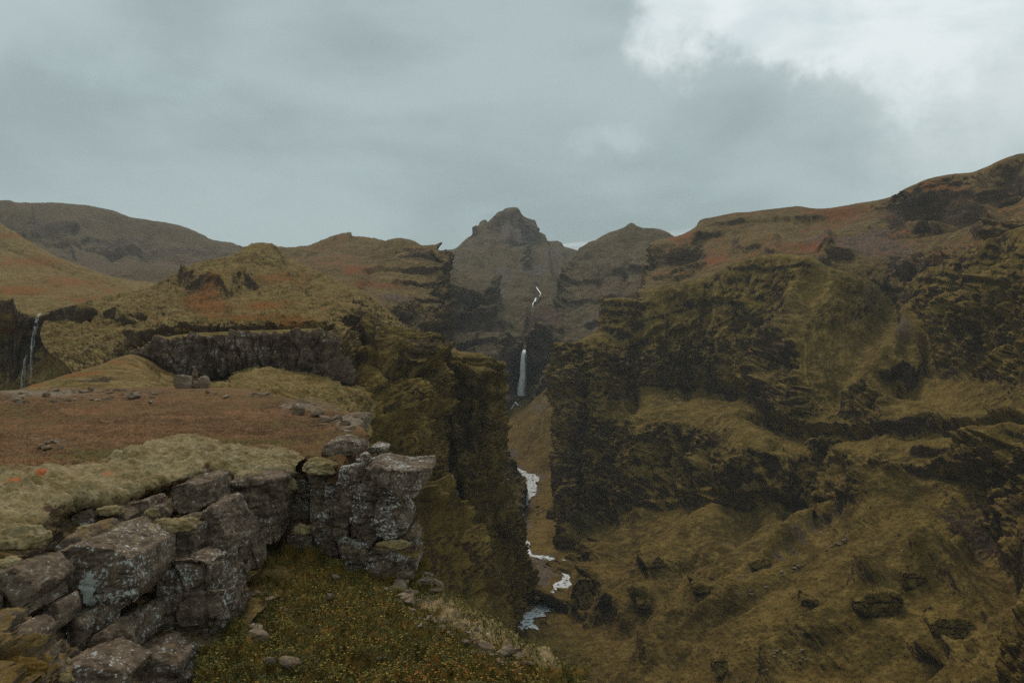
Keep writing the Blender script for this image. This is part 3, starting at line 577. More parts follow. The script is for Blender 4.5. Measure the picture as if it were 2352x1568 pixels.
# left side -----------------------------------------------------------------
patch('mossy_ridge', [
    [(100, 722, 250), (140, 712, 255), (210, 701, 260), (300, 683, 275), (380, 656, 290), (420, 632, 300), (440, 620, 303), (470, 608, 305), (510, 598, 310), (555, 591, 320), (575, 573, 340), (600, 565, 345), (628, 568, 345), (655, 588, 340), (700, 612, 330), (760, 640, 320), (800, 660, 310), (840, 672, 300), (870, 695, 290), (900, 725, 285), (940, 760, 280), (980, 792, 275), (1010, 812, 270)],
    [(100, 735, 225), (200, 718, 230), (280, 705, 235), (350, 690, 240), (400, 665, 252), (440, 645, 262), (500, 630, 268), (560, 625, 272), (600, 615, 285), (650, 632, 280), (720, 662, 268), (780, 688, 255), (840, 706, 250), (890, 745, 245), (930, 778, 244), (960, 800, 246)],
    [(100, 760, 205), (230, 750, 200), (300, 735, 205), (380, 715, 215), (430, 690, 230), (480, 670, 240), (540, 665, 242), (600, 668, 240), (680, 685, 225), (760, 705, 210), (810, 720, 205), (850, 760, 212), (890, 790, 222), (920, 815, 232)],
    [(100, 800, 185), (240, 790, 180), (300, 775, 178), (370, 750, 180), (450, 735, 185), (540, 728, 187), (620, 725, 188), (700, 728, 186), (750, 738, 182), (800, 770, 180), (830, 800, 186), (860, 830, 195)],
    [(160, 850, 160), (250, 820, 158), (330, 790, 152), (400, 768, 150), (480, 762, 150), (560, 759, 150), (650, 756, 150), (735, 754, 150), (770, 785, 152), (800, 840, 156), (830, 870, 166)],
    [(200, 900, 140), (300, 860, 146), (400, 840, 155), (560, 840, 156), (735, 840, 156), (800, 890, 162)]], 560, 300,
    dict(L=30, lump=1.5, ridge=1.3, billow=.9, billowL=.16, strata=2.6, strataT=.10, clump=.9, clumpL=.07, block2=1.1, block=1.0, oct=6, m0=.3, m1=.72, mn=.3, mb=.02, rust=.3, lichen=.3, droop=.2), M_left, back=(60, 16),
    spots=dict(rust=[(480, 695, 60, 22, .9), (600, 715, 50, 20, 1.), (640, 640, 40, 14, .9), (430, 730, 40, 12, .7), (540, 745, 100, 10, .5), (650, 745, 60, 8, .6)], bare=[(480, 680, 50, 20, .5), (520, 640, 60, 14, .3)],
        moss=[(500, 615, 70, 16, .5), (680, 720, 50, 20, .3), (600, 580, 40, 16, .4)], scree=[(450, 740, 40, 8, .5)]),
    lines=[([(430, 650), (480, 668), (560, 660)], 12, 3.5), ([(660, 600), (740, 690)], 16, -2.5), ([(420, 700), (520, 720)], 16, -2)],
    steps=[([(430, 668), (520, 674), (590, 660)], 24, 1.8), ([(240, 748), (335, 732)], 18, 1.2), ([(760, 700), (860, 712)], 20, 1.2)])

# cliff the small waterfall drops over (far left)
patch('waterfall_cliff', [
    [(-250, 650, 225), (-100, 665, 215), (0, 681, 208), (26, 686, 207), (38, 712, 212), (70, 720, 222), (100, 719, 222), (125, 712, 214), (150, 704, 207), (190, 699, 205), (212, 705, 207), (232, 728, 214), (244, 712, 204), (262, 704, 200), (290, 722, 196), (318, 740, 194), (332, 770, 192), (360, 790, 186)],
    [(-250, 720, 220), (0, 715, 206), (28, 720, 206), (42, 730, 213), (70, 735, 220), (100, 735, 220), (135, 740, 213), (160, 745, 205), (200, 740, 204), (215, 745, 209), (235, 760, 217), (246, 750, 203), (275, 750, 197), (300, 760, 195), (320, 775, 194), (340, 790, 192), (360, 800, 186)],
    [(-250, 760, 222), (0, 742, 210), (36, 742, 211), (70, 755, 221), (100, 755, 221), (135, 770, 216), (170, 785, 208), (205, 785, 208), (220, 785, 215), (240, 790, 219), (252, 800, 204), (285, 810, 198), (315, 815, 197), (335, 812, 194), (360, 820, 186)],
    [(-250, 800, 226), (0, 765, 218), (50, 770, 222), (90, 780, 223), (140, 790, 219), (190, 800, 214), (225, 805, 212), (255, 815, 203), (300, 825, 194), (330, 825, 190), (360, 835, 184)],
    [(-250, 850, 222), (0, 820, 220), (50, 830, 222), (90, 830, 221), (140, 830, 212), (190, 830, 200), (240, 830, 190), (300, 840, 180), (360, 845, 175)],
    [(-250, 930, 205), (0, 900, 215), (50, 900, 216), (90, 890, 200), (140, 880, 180), (200, 865, 168), (260, 850, 160), (360, 860, 155)],
    [(-250, 1010, 100), (0, 1005, 100), (90, 985, 105), (200, 940, 115), (360, 910, 130)]], 400, 190,
    dict(L=22, lump=.8, ridge=.5, flute=1.0, fluteL=.22, strata=1.2, strataT=.14, block=.9, blockL=.16, oct=7, m0=.3, m1=.75, mn=.3, rust=.35, lichen=.45), M_left, back=(40, 2),
    spots=dict(moss=[(180, 840, 90, 30, .9), (20, 770, 60, 16, .7), (280, 720, 40, 12, .5)], rust=[(125, 770, 20, 16, 1.), (170, 820, 50, 16, .6), (220, 845, 60, 14, .8), (30, 760, 60, 8, .5)], bare=[(40, 800, 50, 30, .4), (170, 745, 40, 30, .5)]))

# orange slope and moss spur in front of it
patch('spur', [
    [(20, 905, 96), (55, 893, 98), (90, 882, 103), (130, 870, 110), (180, 855, 118), (230, 838, 127), (270, 822, 134), (300, 815, 140), (330, 822, 143), (370, 840, 146), (420, 860, 146)],
    [(20, 912, 88), (60, 900, 90), (100, 893, 93), (140, 882, 97), (190, 868, 104), (240, 855, 112), (280, 848, 118), (320, 850, 124), (360, 870, 130), (420, 890, 132)],
    [(20, 925, 72), (80, 908, 76), (140, 900, 80), (190, 892, 85), (240, 885, 92), (290, 885, 98), (330, 888, 102), (370, 895, 106), (420, 905, 108)],
    [(20, 950, 58), (140, 930, 60), (290, 930, 62), (420, 930, 64)]], 260, 110,
    dict(L=14, lump=.5, ridge=.35, billow=.35, strata=.8, strataT=.12, oct=6, m0=.3, m1=.75, mn=.4, rust=.3, lichen=.3), M_left, back=(14, 2),
    spots=dict(rust=[(170, 862, 70, 10, .9), (80, 888, 26, 7, .9), (260, 840, 40, 10, .5)], bare=[(230, 880, 50, 10, .7)], moss=[(340, 875, 40, 20, .7)]))

# undercut basalt cliff
M_cliff = terrain_mat('lichen_basalt', .15, rockA=(.175, .143, .115), rockB=(.066, .050, .038), rockC=(.28, .25, .215), mossA=(.175, .145, .052), mossB=(.125, .092, .028), mossC=(.28, .25, .125))
patch('basalt_cliff', [
    [(250, 832, 150), (290, 824, 149), (340, 800, 147), (370, 784, 146), (400, 771, 145), (470, 764, 144), (560, 760, 143), (650, 757, 143), (735, 754, 143), (752, 765, 144), (764, 790, 147), (775, 815, 150), (783, 840, 152)],
    [(255, 836, 148), (300, 832, 147), (345, 815, 145), (400, 790, 143), (470, 785, 142), (560, 782, 141), (650, 778, 141), (735, 776, 142), (756, 785, 144), (768, 810, 147), (785, 845, 151)],
    [(260, 842, 148), (305, 845, 147), (350, 838, 145), (400, 830, 143), (470, 828, 142), (560, 825, 141), (650, 830, 141), (730, 838, 142), (765, 845, 145), (780, 855, 148), (792, 868, 152)],
    [(265, 848, 148), (310, 856, 147), (360, 862, 146), (420, 866, 144), (480, 868, 143), (560, 866, 143), (650, 868, 143), (730, 872, 143), (770, 872, 146), (786, 874, 149), (796, 876, 153)],
    [(265, 856, 156), (310, 868, 156), (360, 874, 158), (420, 880, 158), (480, 884, 158), (560, 882, 156), (650, 884, 156), (730, 886, 156), (770, 882, 156), (796, 880, 158)],
    [(265, 900, 158), (420, 915, 162), (560, 915, 160), (730, 905, 158), (796, 895, 160)]], 560, 170,
    dict(L=14, lump=.35, ridge=.3, flute=1.1, fluteL=.24, flutez=.2, strata=.4, block=.9, blockL=.14, blockz=.45, facet=.9, facetL=.1, facetz=.5, oct=6, m0=.6, m1=.92, mn=.2, lichen=.72), M_cliff, back=(14, .5), wrapR=40)

# moss shelves under the cliff, down into the canyon
patch('moss_shelf', [
    [(330, 872, 150), (430, 880, 150), (520, 878, 148), (545, 858, 141), (600, 855, 139), (680, 862, 139), (750, 872, 140), (800, 885, 148), (850, 890, 156)],
    [(330, 893, 125), (430, 895, 122), (530, 893, 120), (600, 880, 122), (660, 885, 122), (720, 895, 124), (780, 905, 130), (850, 915, 142)],
    [(330, 905, 100), (430, 905, 98), (540, 903, 98), (620, 905, 102), (690, 915, 108), (740, 925, 114), (790, 935, 122), (850, 945, 134)],
    [(330, 935, 80), (540, 935, 84), (640, 940, 92), (710, 950, 100), (770, 965, 110), (850, 1000, 126)],
    [(330, 1050, 75), (640, 1060, 88), (770, 1070, 100), (850, 1080, 118)]], 300, 160,
    dict(L=16, lump=.8, ridge=.5, billow=.7, billowL=.2, strata=1.4, strataT=.14, block=.8, clump=.45, clumpL=.07, oct=6, m0=.15, m1=.5, mb=.2), M_left,
    spots=dict(rust=[(800, 960, 20, 20, .5)]))

# left canyon wall
# broken ground falling from the brink into the canyon, behind the outcrop
_x0 = [(9, 2.2, 92.5), (15, .6, 92.6), (18, .2, 92.6), (22, -1.6, 92.4), (25, -3.2, 92.6), (28, -5.2, 94.6), (35, -7.0, 95.6), (43, -8.2, 95.6), (60, -18, 95.4), (80, -28, 92), (110, -33, 90), (150, -44, 88), (200, -50, 88), (270, -58, 86)]
patch('brink_slope', [[(x-14, y, z+.2), (x-2, y, z), (x+.3, y+.2, z-3), (x+1.5, y+.6, z-9), (x+5, y+1.5, z-20), (x+14, y+3, z-42), (x+34, y+5, z-72), (x+60, y+6, 6)] for y, x, z in _x0[::-1]], 160, 170,
    dict(L=14, lump=.5, ridge=.5, strata=.8, strataT=.14, block=.5, oct=5, m0=.1, m1=.5, clump=.25), M_wall, base=True)
patch('canyon_wall_left', [
    [(690, 700, 218), (740, 702, 214), (800, 706, 212), (845, 714, 212), (885, 745, 214), (915, 752, 214), (945, 765, 216), (968, 785, 222), (978, 806, 240)],
    [(720, 745, 192), (780, 750, 190), (830, 755, 188), (870, 770, 190), (910, 775, 196), (945, 785, 200), (970, 800, 205), (990, 822, 244)],
    [(750, 800, 172), (800, 805, 172), (840, 808, 174), (880, 815, 178), (920, 815, 184), (950, 820, 190), (968, 832, 200), (976, 846, 244)],
    [(770, 860, 156), (820, 862, 158), (860, 866, 163), (900, 866, 168), (935, 864, 174), (960, 866, 182), (980, 874, 196), (994, 886, 244)],
    [(785, 920, 144), (840, 928, 149), (885, 932, 156), (920, 930, 162), (950, 928, 170), (972, 930, 180), (978, 938, 198), (984, 948, 246)],
    [(800, 1000, 132), (850, 1008, 139), (895, 1010, 148), (930, 1010, 157), (958, 1018, 168), (976, 1026, 182), (990, 1032, 208), (1004, 1040, 246)],
    [(820, 1100, 122), (880, 1108, 132), (925, 1115, 145), (960, 1124, 162), (980, 1130, 180), (984, 1136, 208), (992, 1150, 246)],
    [(830, 1260, 112), (900, 1266, 122), (955, 1275, 142), (985, 1285, 170), (1000, 1295, 240)]], 340, 460,
    dict(L=24, facet=.3, lump=1.0, ridge=.7, flute=1.4, fluteL=.3, strata=.9, strataT=.16, flat=.3, butt=1.8, block=1.6, blockL=.24, block2=.8, clump=.55, clumpL=.06, oct=6, m0=.05, m1=.45, mn=.3, lichen=.22, rust=.1), M_wall, back=(30, 4),
    spots=dict(bare=[(830, 740, 30, 40, .8), (940, 820, 30, 40, .7), (900, 930, 20, 40, .5)], moss=[(850, 880, 50, 40, .4), (930, 770, 40, 12, .4), (880, 1000, 50, 60, .3)], scree=[(870, 735, 35, 10, .6)]),
    lines=[([(860, 800), (900, 900), (915, 1000)], 10, -3), ([(960, 860), (965, 1000)], 8, -3), ([(810, 830), (860, 960)], 12, 3)],
    steps=[([(780, 770), (850, 792)], 40, 3), ([(890, 852), (975, 856)], 50, 4.5), ([(860, 985), (920, 1006)], 45, 3), ([(800, 860), (870, 880)], 30, 2), ([(930, 950), (985, 960)], 40, 2.5), ([(800, 915), (900, 925)], 30, 2)])
patch('canyon_spur', [   # grassy shoulder above the tower
    [(880, 748, 300), (920, 750, 290), (960, 772, 282), (1000, 795, 275), (1030, 800, 270), (1060, 812, 262), (1105, 817, 255)],
    [(890, 780, 262), (940, 785, 260), (985, 808, 250), (1040, 812, 244), (1110, 818, 242)],
    [(900, 830, 250), (985, 830, 248), (1110, 840, 246)]], 170, 60,
    dict(L=20, lump=.8, billow=.7, ridge=.6, strata=1., oct=6, m0=.15, m1=.5, rust=.6), M_left, back=(80, 50), spots=dict(rust=[(1000, 790, 30, 8, .8)]))
patch('canyon_tower', [
    [(955, 805, 262), (985, 815, 241), (1010, 812, 239), (1040, 813, 238), (1075, 812, 238), (1100, 815, 239), (1111, 820, 243)],
    [(960, 840, 255), (985, 845, 238), (1010, 840, 236), (1040, 838, 234), (1090, 838, 234), (1118, 845, 240)],
    [(962, 870, 254), (987, 875, 235), (1040, 872, 231), (1090, 868, 231), (1115, 868, 233), (1130, 876, 240)],
    [(966, 905, 252), (990, 905, 233), (1045, 905, 230), (1110, 900, 232), (1136, 908, 240)],
    [(970, 1000, 250), (992, 1000, 233), (1050, 1000, 229), (1110, 1000, 233), (1135, 1000, 240)],
    [(975, 1090, 245), (1000, 1095, 232), (1060, 1095, 229), (1110, 1090, 234), (1138, 1080, 243)],
    [(975, 1200, 240), (1010, 1200, 228), (1060, 1200, 226), (1120, 1195, 237), (1168, 1188, 254)],
    [(975, 1300, 232), (1020, 1300, 222), (1080, 1300, 225), (1140, 1285, 248), (1176, 1276, 280), (1192, 1270, 318)],
    [(980, 1400, 225), (1030, 1400, 215), (1100, 1390, 222), (1155, 1375, 248), (1192, 1350, 295), (1210, 1338, 328)],
    [(980, 1500, 212), (1050, 1490, 214), (1110, 1465, 232), (1158, 1450, 262), (1180, 1425, 290), (1196, 1405, 306)]], 250, 440,
    dict(L=26, facet=.3, lump=1.1, ridge=1.0, flute=.9, fluteL=.35, flutez=.3, strata=1.7, strataT=.13, flat=.3, butt=1.8, block=1.2, block2=.7, clump=.6, clumpL=.06, oct=6, m0=0., m1=.4, mn=.3), M_wall, back=(40, 10), wrapR=90,
    spots=dict(bare=[(1040, 1000, 80, 70, .55), (1060, 900, 60, 20, .2)], moss=[(1050, 850, 70, 14, .4), (1130, 1300, 80, 60, .3)]),
    lines=[([(1050, 1110), (1062, 1250)], 8, -4), ([(1100, 920), (1108, 1080), (1150, 1240)], 10, -3), ([(1075, 930), (1085, 1100)], 8, 2), ([(1000, 860), (1120, 875)], 6, 1.5)],
    steps=[([(985, 850), (1060, 848), (1128, 865)], 25, 2.5), ([(985, 905), (1136, 910)], 25, 2.5), ([(985, 880), (1130, 886)], 14, 1.5), ([(985, 830), (1110, 834)], 12, 1.2), ([(1000, 1120), (1060, 1105), (1100, 1130)], 30, 2)])
patch('river_bluff', [
    [(1080, 985, 430), (1140, 1005, 440), (1158, 1040, 455)], [(1080, 1060, 420), (1150, 1080, 435), (1184, 1090, 450)],
    [(1080, 1130, 412), (1160, 1130, 425), (1202, 1130, 446)], [(1080, 1190, 402), (1170, 1175, 412), (1198, 1168, 432)]], 100, 130,
    dict(L=20, lump=1, ridge=1, flute=1, strata=1.2, oct=6, m0=.08, m1=.45), M_wall, back=(40, 10), wrapR=60)
patch('canyon_fins', [
    [(900, 1060, 106), (950, 1100, 120), (985, 1118, 138), (1015, 1126, 150), (1040, 1133, 158), (1049, 1148, 163)],
    [(910, 1180, 108), (970, 1195, 128), (1020, 1205, 146), (1050, 1215, 156), (1068, 1226, 164), (1090, 1244, 172)],
    [(920, 1280, 108), (990, 1290, 130), (1050, 1305, 148), (1090, 1310, 160), (1112, 1325, 170), (1128, 1345, 182)],
    [(940, 1380, 108), (1010, 1380, 130), (1070, 1380, 148), (1115, 1385, 162), (1145, 1395, 178), (1166, 1408, 196)],
    [(960, 1460, 108), (1050, 1440, 130), (1110, 1436, 148), (1145, 1440, 168), (1170, 1448, 194)],
    [(960, 1560, 104), (1050, 1560, 124), (1110, 1560, 142), (1165, 1560, 186)]], 240, 330,
    dict(L=16, lump=.8, ridge=.6, flute=.4, fluteL=.4, strata=.5, oct=6, m0=.08, m1=.45, mb=.1, clump=.3, clumpL=.07, block2=.2), M_wall, wrapR=50,
    lines=[([(985, 1118), (1060, 1260), (1120, 1390)], 8, 3), ([(1048, 1150), (1052, 1250), (1090, 1330)], 9, -3.5), ([(1068, 1226), (1095, 1330)], 7, 3), ([(950, 1130), (1010, 1280), (1090, 1400)], 7, 2.5), ([(1000, 1190), (1040, 1290)], 8, -2.5)])

# ------------------------------------------------------------------ foreground ground
M_turf = terrain_mat('brown_heath_turf', .045, mossA=(.205, .124, .066), mossB=(.100, .068, .034), mossC=(.30, .195, .115), scree=(.30, .28, .24), rust=(.125, .120, .045), rockA=(.13, .09, .055), rockB=(.08, .05, .028), rockC=(.20, .155, .11))
M_palemoss = terrain_mat('pale_woolly_moss', .026, .6, mossA=(.250, .228, .135), mossB=(.150, .128, .058), mossC=(.40, .385, .275), rust=(.40, .10, .03), rockA=(.10, .072, .05), rockB=(.05, .032, .02), scree=(.185, .118, .064))
M_rock = terrain_mat('lichen_rock', .022, rockA=(.205, .180, .148), rockB=(.068, .056, .043), rockC=(.35, .325, .285), mossA=(.16, .12, .04), mossB=(.10, .07, .02), mossC=(.26, .22, .11), lichen=(.62, .63, .60), rust=(.34, .15, .02))
M_stone = terrain_mat('pale_stone', .04, rockA=(.27, .24, .195), rockB=(.15, .125, .095), rockC=(.40, .37, .32), lichen=(.55, .56, .52), mossA=(.16, .12, .04), mossB=(.10, .07, .02), mossC=(.26, .22, .11))
M_grass = terrain_mat('autumn_grass', .03, mossA=(.155, .110, .026), mossB=(.088, .062, .014), mossC=(.235, .170, .050), rust=(.34, .11, .02), scree=(.40, .345, .20))

pl, PX = patch('plateau', [
    [(-500, 908, 58), (-100, 900, 62), (0, 897, 64), (100, 894, 66), (200, 892, 67), (400, 889, 67), (545, 892, 65), (620, 904, 60), (690, 924, 53), (760, 944, 47), (828, 957, 43), (835, 962, 42.6), (836, 1010, 42)],
    [(-500, 935, 47), (0, 928, 49), (200, 928, 49), (500, 930, 48), (640, 938, 46), (740, 958, 41), (812, 975, 38), (824, 980, 37.8), (826, 1030, 37)],
    [(-500, 985, 36), (0, 985, 36), (300, 985, 36), (500, 985, 36), (680, 985, 36), (760, 997, 33.8), (816, 1006, 32.8), (830, 1012, 32.5), (832, 1060, 32)],
    [(-500, 1060, 26), (0, 1042, 28), (200, 1030, 29), (400, 1012, 31.5), (560, 1008, 32), (650, 1010, 31.8), (740, 1030, 29.3), (800, 1036, 28.7), (815, 1040, 28.6), (818, 1090, 28)],
    [(-500, 1130, 21), (0, 1088, 23.8), (200, 1072, 25), (380, 1045, 27.4), (520, 1036, 28.3), (640, 1036, 28.3), (700, 1046, 27.5), (745, 1056, 26.6), (780, 1060, 26.2), (782, 1110, 26)],
    [(-500, 1240, 20.6), (0, 1160, 23.2), (380, 1100, 26.8), (640, 1090, 27.6), (780, 1120, 25.8), (782, 1140, 25.8)]], 420, 300,
    dict(L=7, lump=.16, billow=.14, clump=.10, clumpL=.05, oct=6, m0=.2, m1=.6, mn=.45, mb=.1, rust=.5, scree=.12, gain=.55), M_turf, back=(4, 1.2), extL=900,
    spots=dict(scree=[(160, 905, 190, 14, .55), (700, 940, 60, 18, .75), (800, 970, 40, 20, .8), (120, 1015, 80, 10, .45), (40, 900, 60, 8, .5)], rust=[(250, 1055, 220, 16, .8), (560, 1020, 90, 12, .6), (60, 955, 80, 10, .4)],
               bare=[(620, 985, 120, 8, .5), (690, 1010, 50, 8, .7)]))

patch('moss_bank', [
    [(-400, 1125, 21.2), (0, 1085, 24), (130, 1072, 25), (250, 1055, 26.3), (370, 1016, 30), (430, 1003, 31.6), (490, 1010, 30.6), (530, 1026, 29), (600, 1022, 29.3), (660, 1030, 28.6), (700, 1050, 27)],
    [(-400, 1150, 19), (0, 1108, 22), (130, 1088, 23.4), (240, 1074, 24.5), (340, 1046, 26.6), (420, 1016, 29.2), (480, 1020, 28.8), (520, 1042, 27.4), (590, 1036, 28), (650, 1045, 27.4), (690, 1062, 26.6)],
    [(-400, 1210, 17), (0, 1170, 19.2), (60, 1140, 20.8), (140, 1118, 21.8), (240, 1106, 22.6), (330, 1086, 24), (410, 1058, 26), (465, 1046, 27), (505, 1060, 26.2), (570, 1050, 27), (630, 1060, 26.8), (680, 1078, 26.4)],
    [(-400, 1290, 15.2), (0, 1240, 17), (70, 1215, 17.9), (130, 1165, 19.8), (160, 1150, 20.6), (240, 1150, 21.3), (330, 1126, 22.6), (400, 1105, 23.8), (455, 1085, 25), (500, 1082, 25.5), (560, 1092, 25.6), (620, 1095, 25.8), (670, 1105, 26)],
    [(-400, 1330, 15.8), (0, 1268, 17.6), (70, 1245, 18.6), (130, 1190, 20.6), (160, 1172, 21.4), (240, 1168, 22), (330, 1142, 23.3), (400, 1120, 24.5), (455, 1100, 25.6), (500, 1094, 26.2), (560, 1104, 26.4), (620, 1106, 26.6), (670, 1112, 26.8)]], 440, 150,
    dict(L=3.2, lump=.20, billow=.30, billowL=.30, clump=.06, clumpL=.05, oct=6, m0=.02, m1=.22, mn=.15, mb=.25, gain=.5, droop=0.1), M_palemoss, back=(1.5, .6), extL=900,
    spots=dict(scree=[(-40, 1092, 150, 12, .75), (180, 1066, 120, 9, .75), (340, 1022, 60, 8, .7), (560, 1024, 110, 8, .7)], rust=[(30, 1125, 26, 7, .75), (90, 1105, 20, 6, .7), (150, 1085, 20, 5, .6), (215, 1072, 14, 4, .7), (190, 1100, 40, 8, .45), (15, 1195, 20, 5, .6), (250, 1085, 60, 10, .35)], bare=[(110, 1120, 40, 10, .3), (110, 1175, 16, 8, .8), (470, 1080, 22, 10, .5), (530, 1050, 18, 8, .6)]))

patch('cliff_face', [
    [(-300, 1180, 18.2), (0, 1160, 20), (80, 1150, 21), (150, 1110, 23.5), (250, 1105, 24), (330, 1090, 25.3), (450, 1070, 27), (520, 1045, 28.2), (600, 1040, 28.6), (680, 1055, 28.4), (720, 1070, 28)],
    [(-300, 1245, 17.2), (0, 1230, 18), (80, 1215, 19), (150, 1165, 21.5), (250, 1162, 22), (330, 1138, 23.3), (400, 1118, 24.5), (450, 1105, 25.5), (520, 1070, 27), (600, 1070, 27.4), (680, 1085, 27.2), (720, 1100, 27)],
    [(-300, 1340, 14.75), (0, 1320, 15.55), (100, 1300, 17.95), (180, 1270, 19.75), (280, 1270, 20.35), (350, 1240, 20.95), (440, 1200, 22.15), (510, 1180, 24.55), (580, 1130, 26.80), (640, 1130, 27.60), (690, 1150, 27.20), (720, 1180, 27.20)],
    [(-300, 1470, 12.55), (0, 1440, 13.55), (120, 1430, 16.15), (250, 1420, 18.55), (340, 1400, 19.35), (440, 1380, 19.75), (510, 1330, 21.35), (560, 1260, 25.00), (630, 1200, 26.70), (690, 1220, 26.70), (720, 1230, 27.50)],
    [(-300, 1630, 10.85), (0, 1590, 11.55), (120, 1560, 14.05), (250, 1570, 16.05), (350, 1560, 17.15), (440, 1530, 18.15), (520, 1480, 19.25), (560, 1330, 23.50), (630, 1250, 26.50), (720, 1260, 26.50)],
    [(-300, 1800, 9.5), (0, 1760, 10.5), (250, 1740, 14), (440, 1660, 16.5), (520, 1600, 17.5), (600, 1400, 21), (720, 1330, 24.5)]], 380, 260,
    dict(L=3.2, lump=.18, ridge=.12, strata=.16, strataT=.09, block=.4, blockL=.26, blockz=.9, facet=.5, facetL=.2, clump=.04, clumpL=.05, oct=6, m0=.7, m1=.97, mn=.3, mb=.0, lichen=.55, dip=(-.35, .1)), M_rock, extL=900,
    spots=dict(moss=[(30, 1500, 60, 50, .6), (60, 1320, 60, 20, .7), (600, 1180, 80, 40, .35), (690, 1190, 20, 80, .5), (20, 1560, 80, 40, .6)]))

g_rows = [
    [(470, 1360, 25), (520, 1290, 27), (560, 1235, 28.5), (620, 1205, 29), (680, 1215, 28.6), (720, 1240, 28), (770, 1262, 27.8), (830, 1270, 27.8), (880, 1275, 27.8), (930, 1290, 27.5), (985, 1340, 26)],
    [(480, 1400, 22), (520, 1330, 24), (560, 1270, 26), (620, 1225, 27.2), (680, 1235, 27), (720, 1260, 26.3), (770, 1300, 25.2), (830, 1330, 24.8), (880, 1338, 24.7), (930, 1340, 24.8), (985, 1375, 24.5)],
    [(480, 1480, 19.6), (540, 1420, 21), (620, 1340, 23.5), (700, 1335, 23.6), (780, 1358, 23.2), (860, 1370, 23), (940, 1385, 22.8), (1010, 1395, 23), (1062, 1418, 22.5)],
    [(450, 1560, 17.3), (540, 1510, 18.5), (640, 1450, 20), (740, 1440, 20.2), (840, 1440, 20.4), (940, 1445, 20.5), (1040, 1455, 20.5), (1120, 1462, 20.3), (1165, 1482, 20)],
    [(430, 1650, 15.3), (540, 1610, 16), (680, 1560, 17), (820, 1545, 17.4), (940, 1540, 17.6), (1060, 1530, 18), (1160, 1522, 18.2), (1240, 1537, 17.8)],
    [(400, 1800, 13), (600, 1760, 13.4), (820, 1720, 13.9), (1040, 1690, 14.3), (1200, 1660, 14.7), (1330, 1625, 15.2)],
    [(400, 2050, 10.5), (820, 1950, 11.2), (1200, 1850, 12), (1420, 1780, 12.6)]]
for r in g_rows:
    q = r[-1]; r += [(q[0]+16, q[1]+40, q[2]+.5), (q[0]+22, q[1]+160, q[2]+1.2), (q[0]+24, q[1]+420, q[2]+1.6)]
gs, GX = patch('grass_slope', g_rows, 420, 260,
    dict(L=3.5, lump=.26, billow=.40, billowL=.22, clump=.16, clumpL=.06, oct=6, m0=.1, m1=.4, mn=.2, mb=.2, gain=.52), M_grass,
    spots=dict(rust=[(980, 1560, 80, 16, .9), (1130, 1545, 70, 16, .7), (850, 1450, 80, 40, .35), (760, 1500, 60, 30, .3)], scree=[(985+34*k, 1392+19*k, 62, 26, 1.0) for k in range(9)]))

# ------------------------------------------------------------------ placing things on the ground
class Ground:
    def __init__(s):
        P = np.concatenate([g.reshape(-1, 3) for g in GRIDS]); s.P = P
        s.u, s.v = proj(P); s.d = P[:, 1]
        s.key = (np.floor(s.u/8).astype(np.int64)+1000)*100000+np.floor(s.v/8).astype(np.int64)+1000
        o = np.argsort(s.key, kind='stable'); s.o = o; s.ks = s.key[o]
    def near(s, u, v, r=9, dmin=0):
        c = []
        for a in (-1, 0, 1):
            for b in (-1, 0, 1):
                k = (int(math.floor(u/8))+a+1000)*100000+int(math.floor(v/8))+b+1000
                i, j = np.searchsorted(s.ks, k), np.searchsorted(s.ks, k, side='right')
                if j > i: c.append(s.o[i:j])
        if not c: return None
        c = np.concatenate(c); q = np.hypot(s.u[c]-u, s.v[c]-v); m = (q < r) & (s.d[c] > dmin)
        if not m.any(): return None
        c, q = c[m], q[m]
        d0 = s.d[c].min(); m = s.d[c] < d0*1.04
        c, q = c[m], q[m]
        return Vector(s.P[c[np.argmin(q)]])
GND = Ground()

DG = None
def voxelise(bm, vox):
    me = bpy.data.meshes.new('tmp'); bm.to_mesh(me); bm.free()
    o = bpy.data.objects.new('tmp', me); COL.objects.link(o)
    m = o.modifiers.new('r', 'REMESH'); m.mode = 'VOXEL'; m.voxel_size = vox; m.adaptivity = 0
    dg = bpy.context.evaluated_depsgraph_get(); ev = o.evaluated_get(dg); em = ev.to_mesh()
    V = np.empty(len(em.vertices)*3, np.float32); em.vertices.foreach_get('co', V); V = V.reshape(-1, 3)
    em.calc_loop_triangles()
    F = np.empty(len(em.loop_triangles)*3, np.int32); em.loop_triangles.foreach_get('vertices', F); F = F.reshape(-1, 3)
    ev.to_mesh_clear(); bpy.data.objects.remove(o); bpy.data.meshes.remove(me)
    return V.astype(np.float64), F
def vnormals(V, F):
    n = np.cross(V[F[:, 1]]-V[F[:, 0]], V[F[:, 2]]-V[F[:, 0]])
    N = np.zeros_like(V)
    for k in range(3): np.add.at(N, F[:, k], n)
    return N/(np.linalg.norm(N, axis=1, keepdims=True)+1e-9)
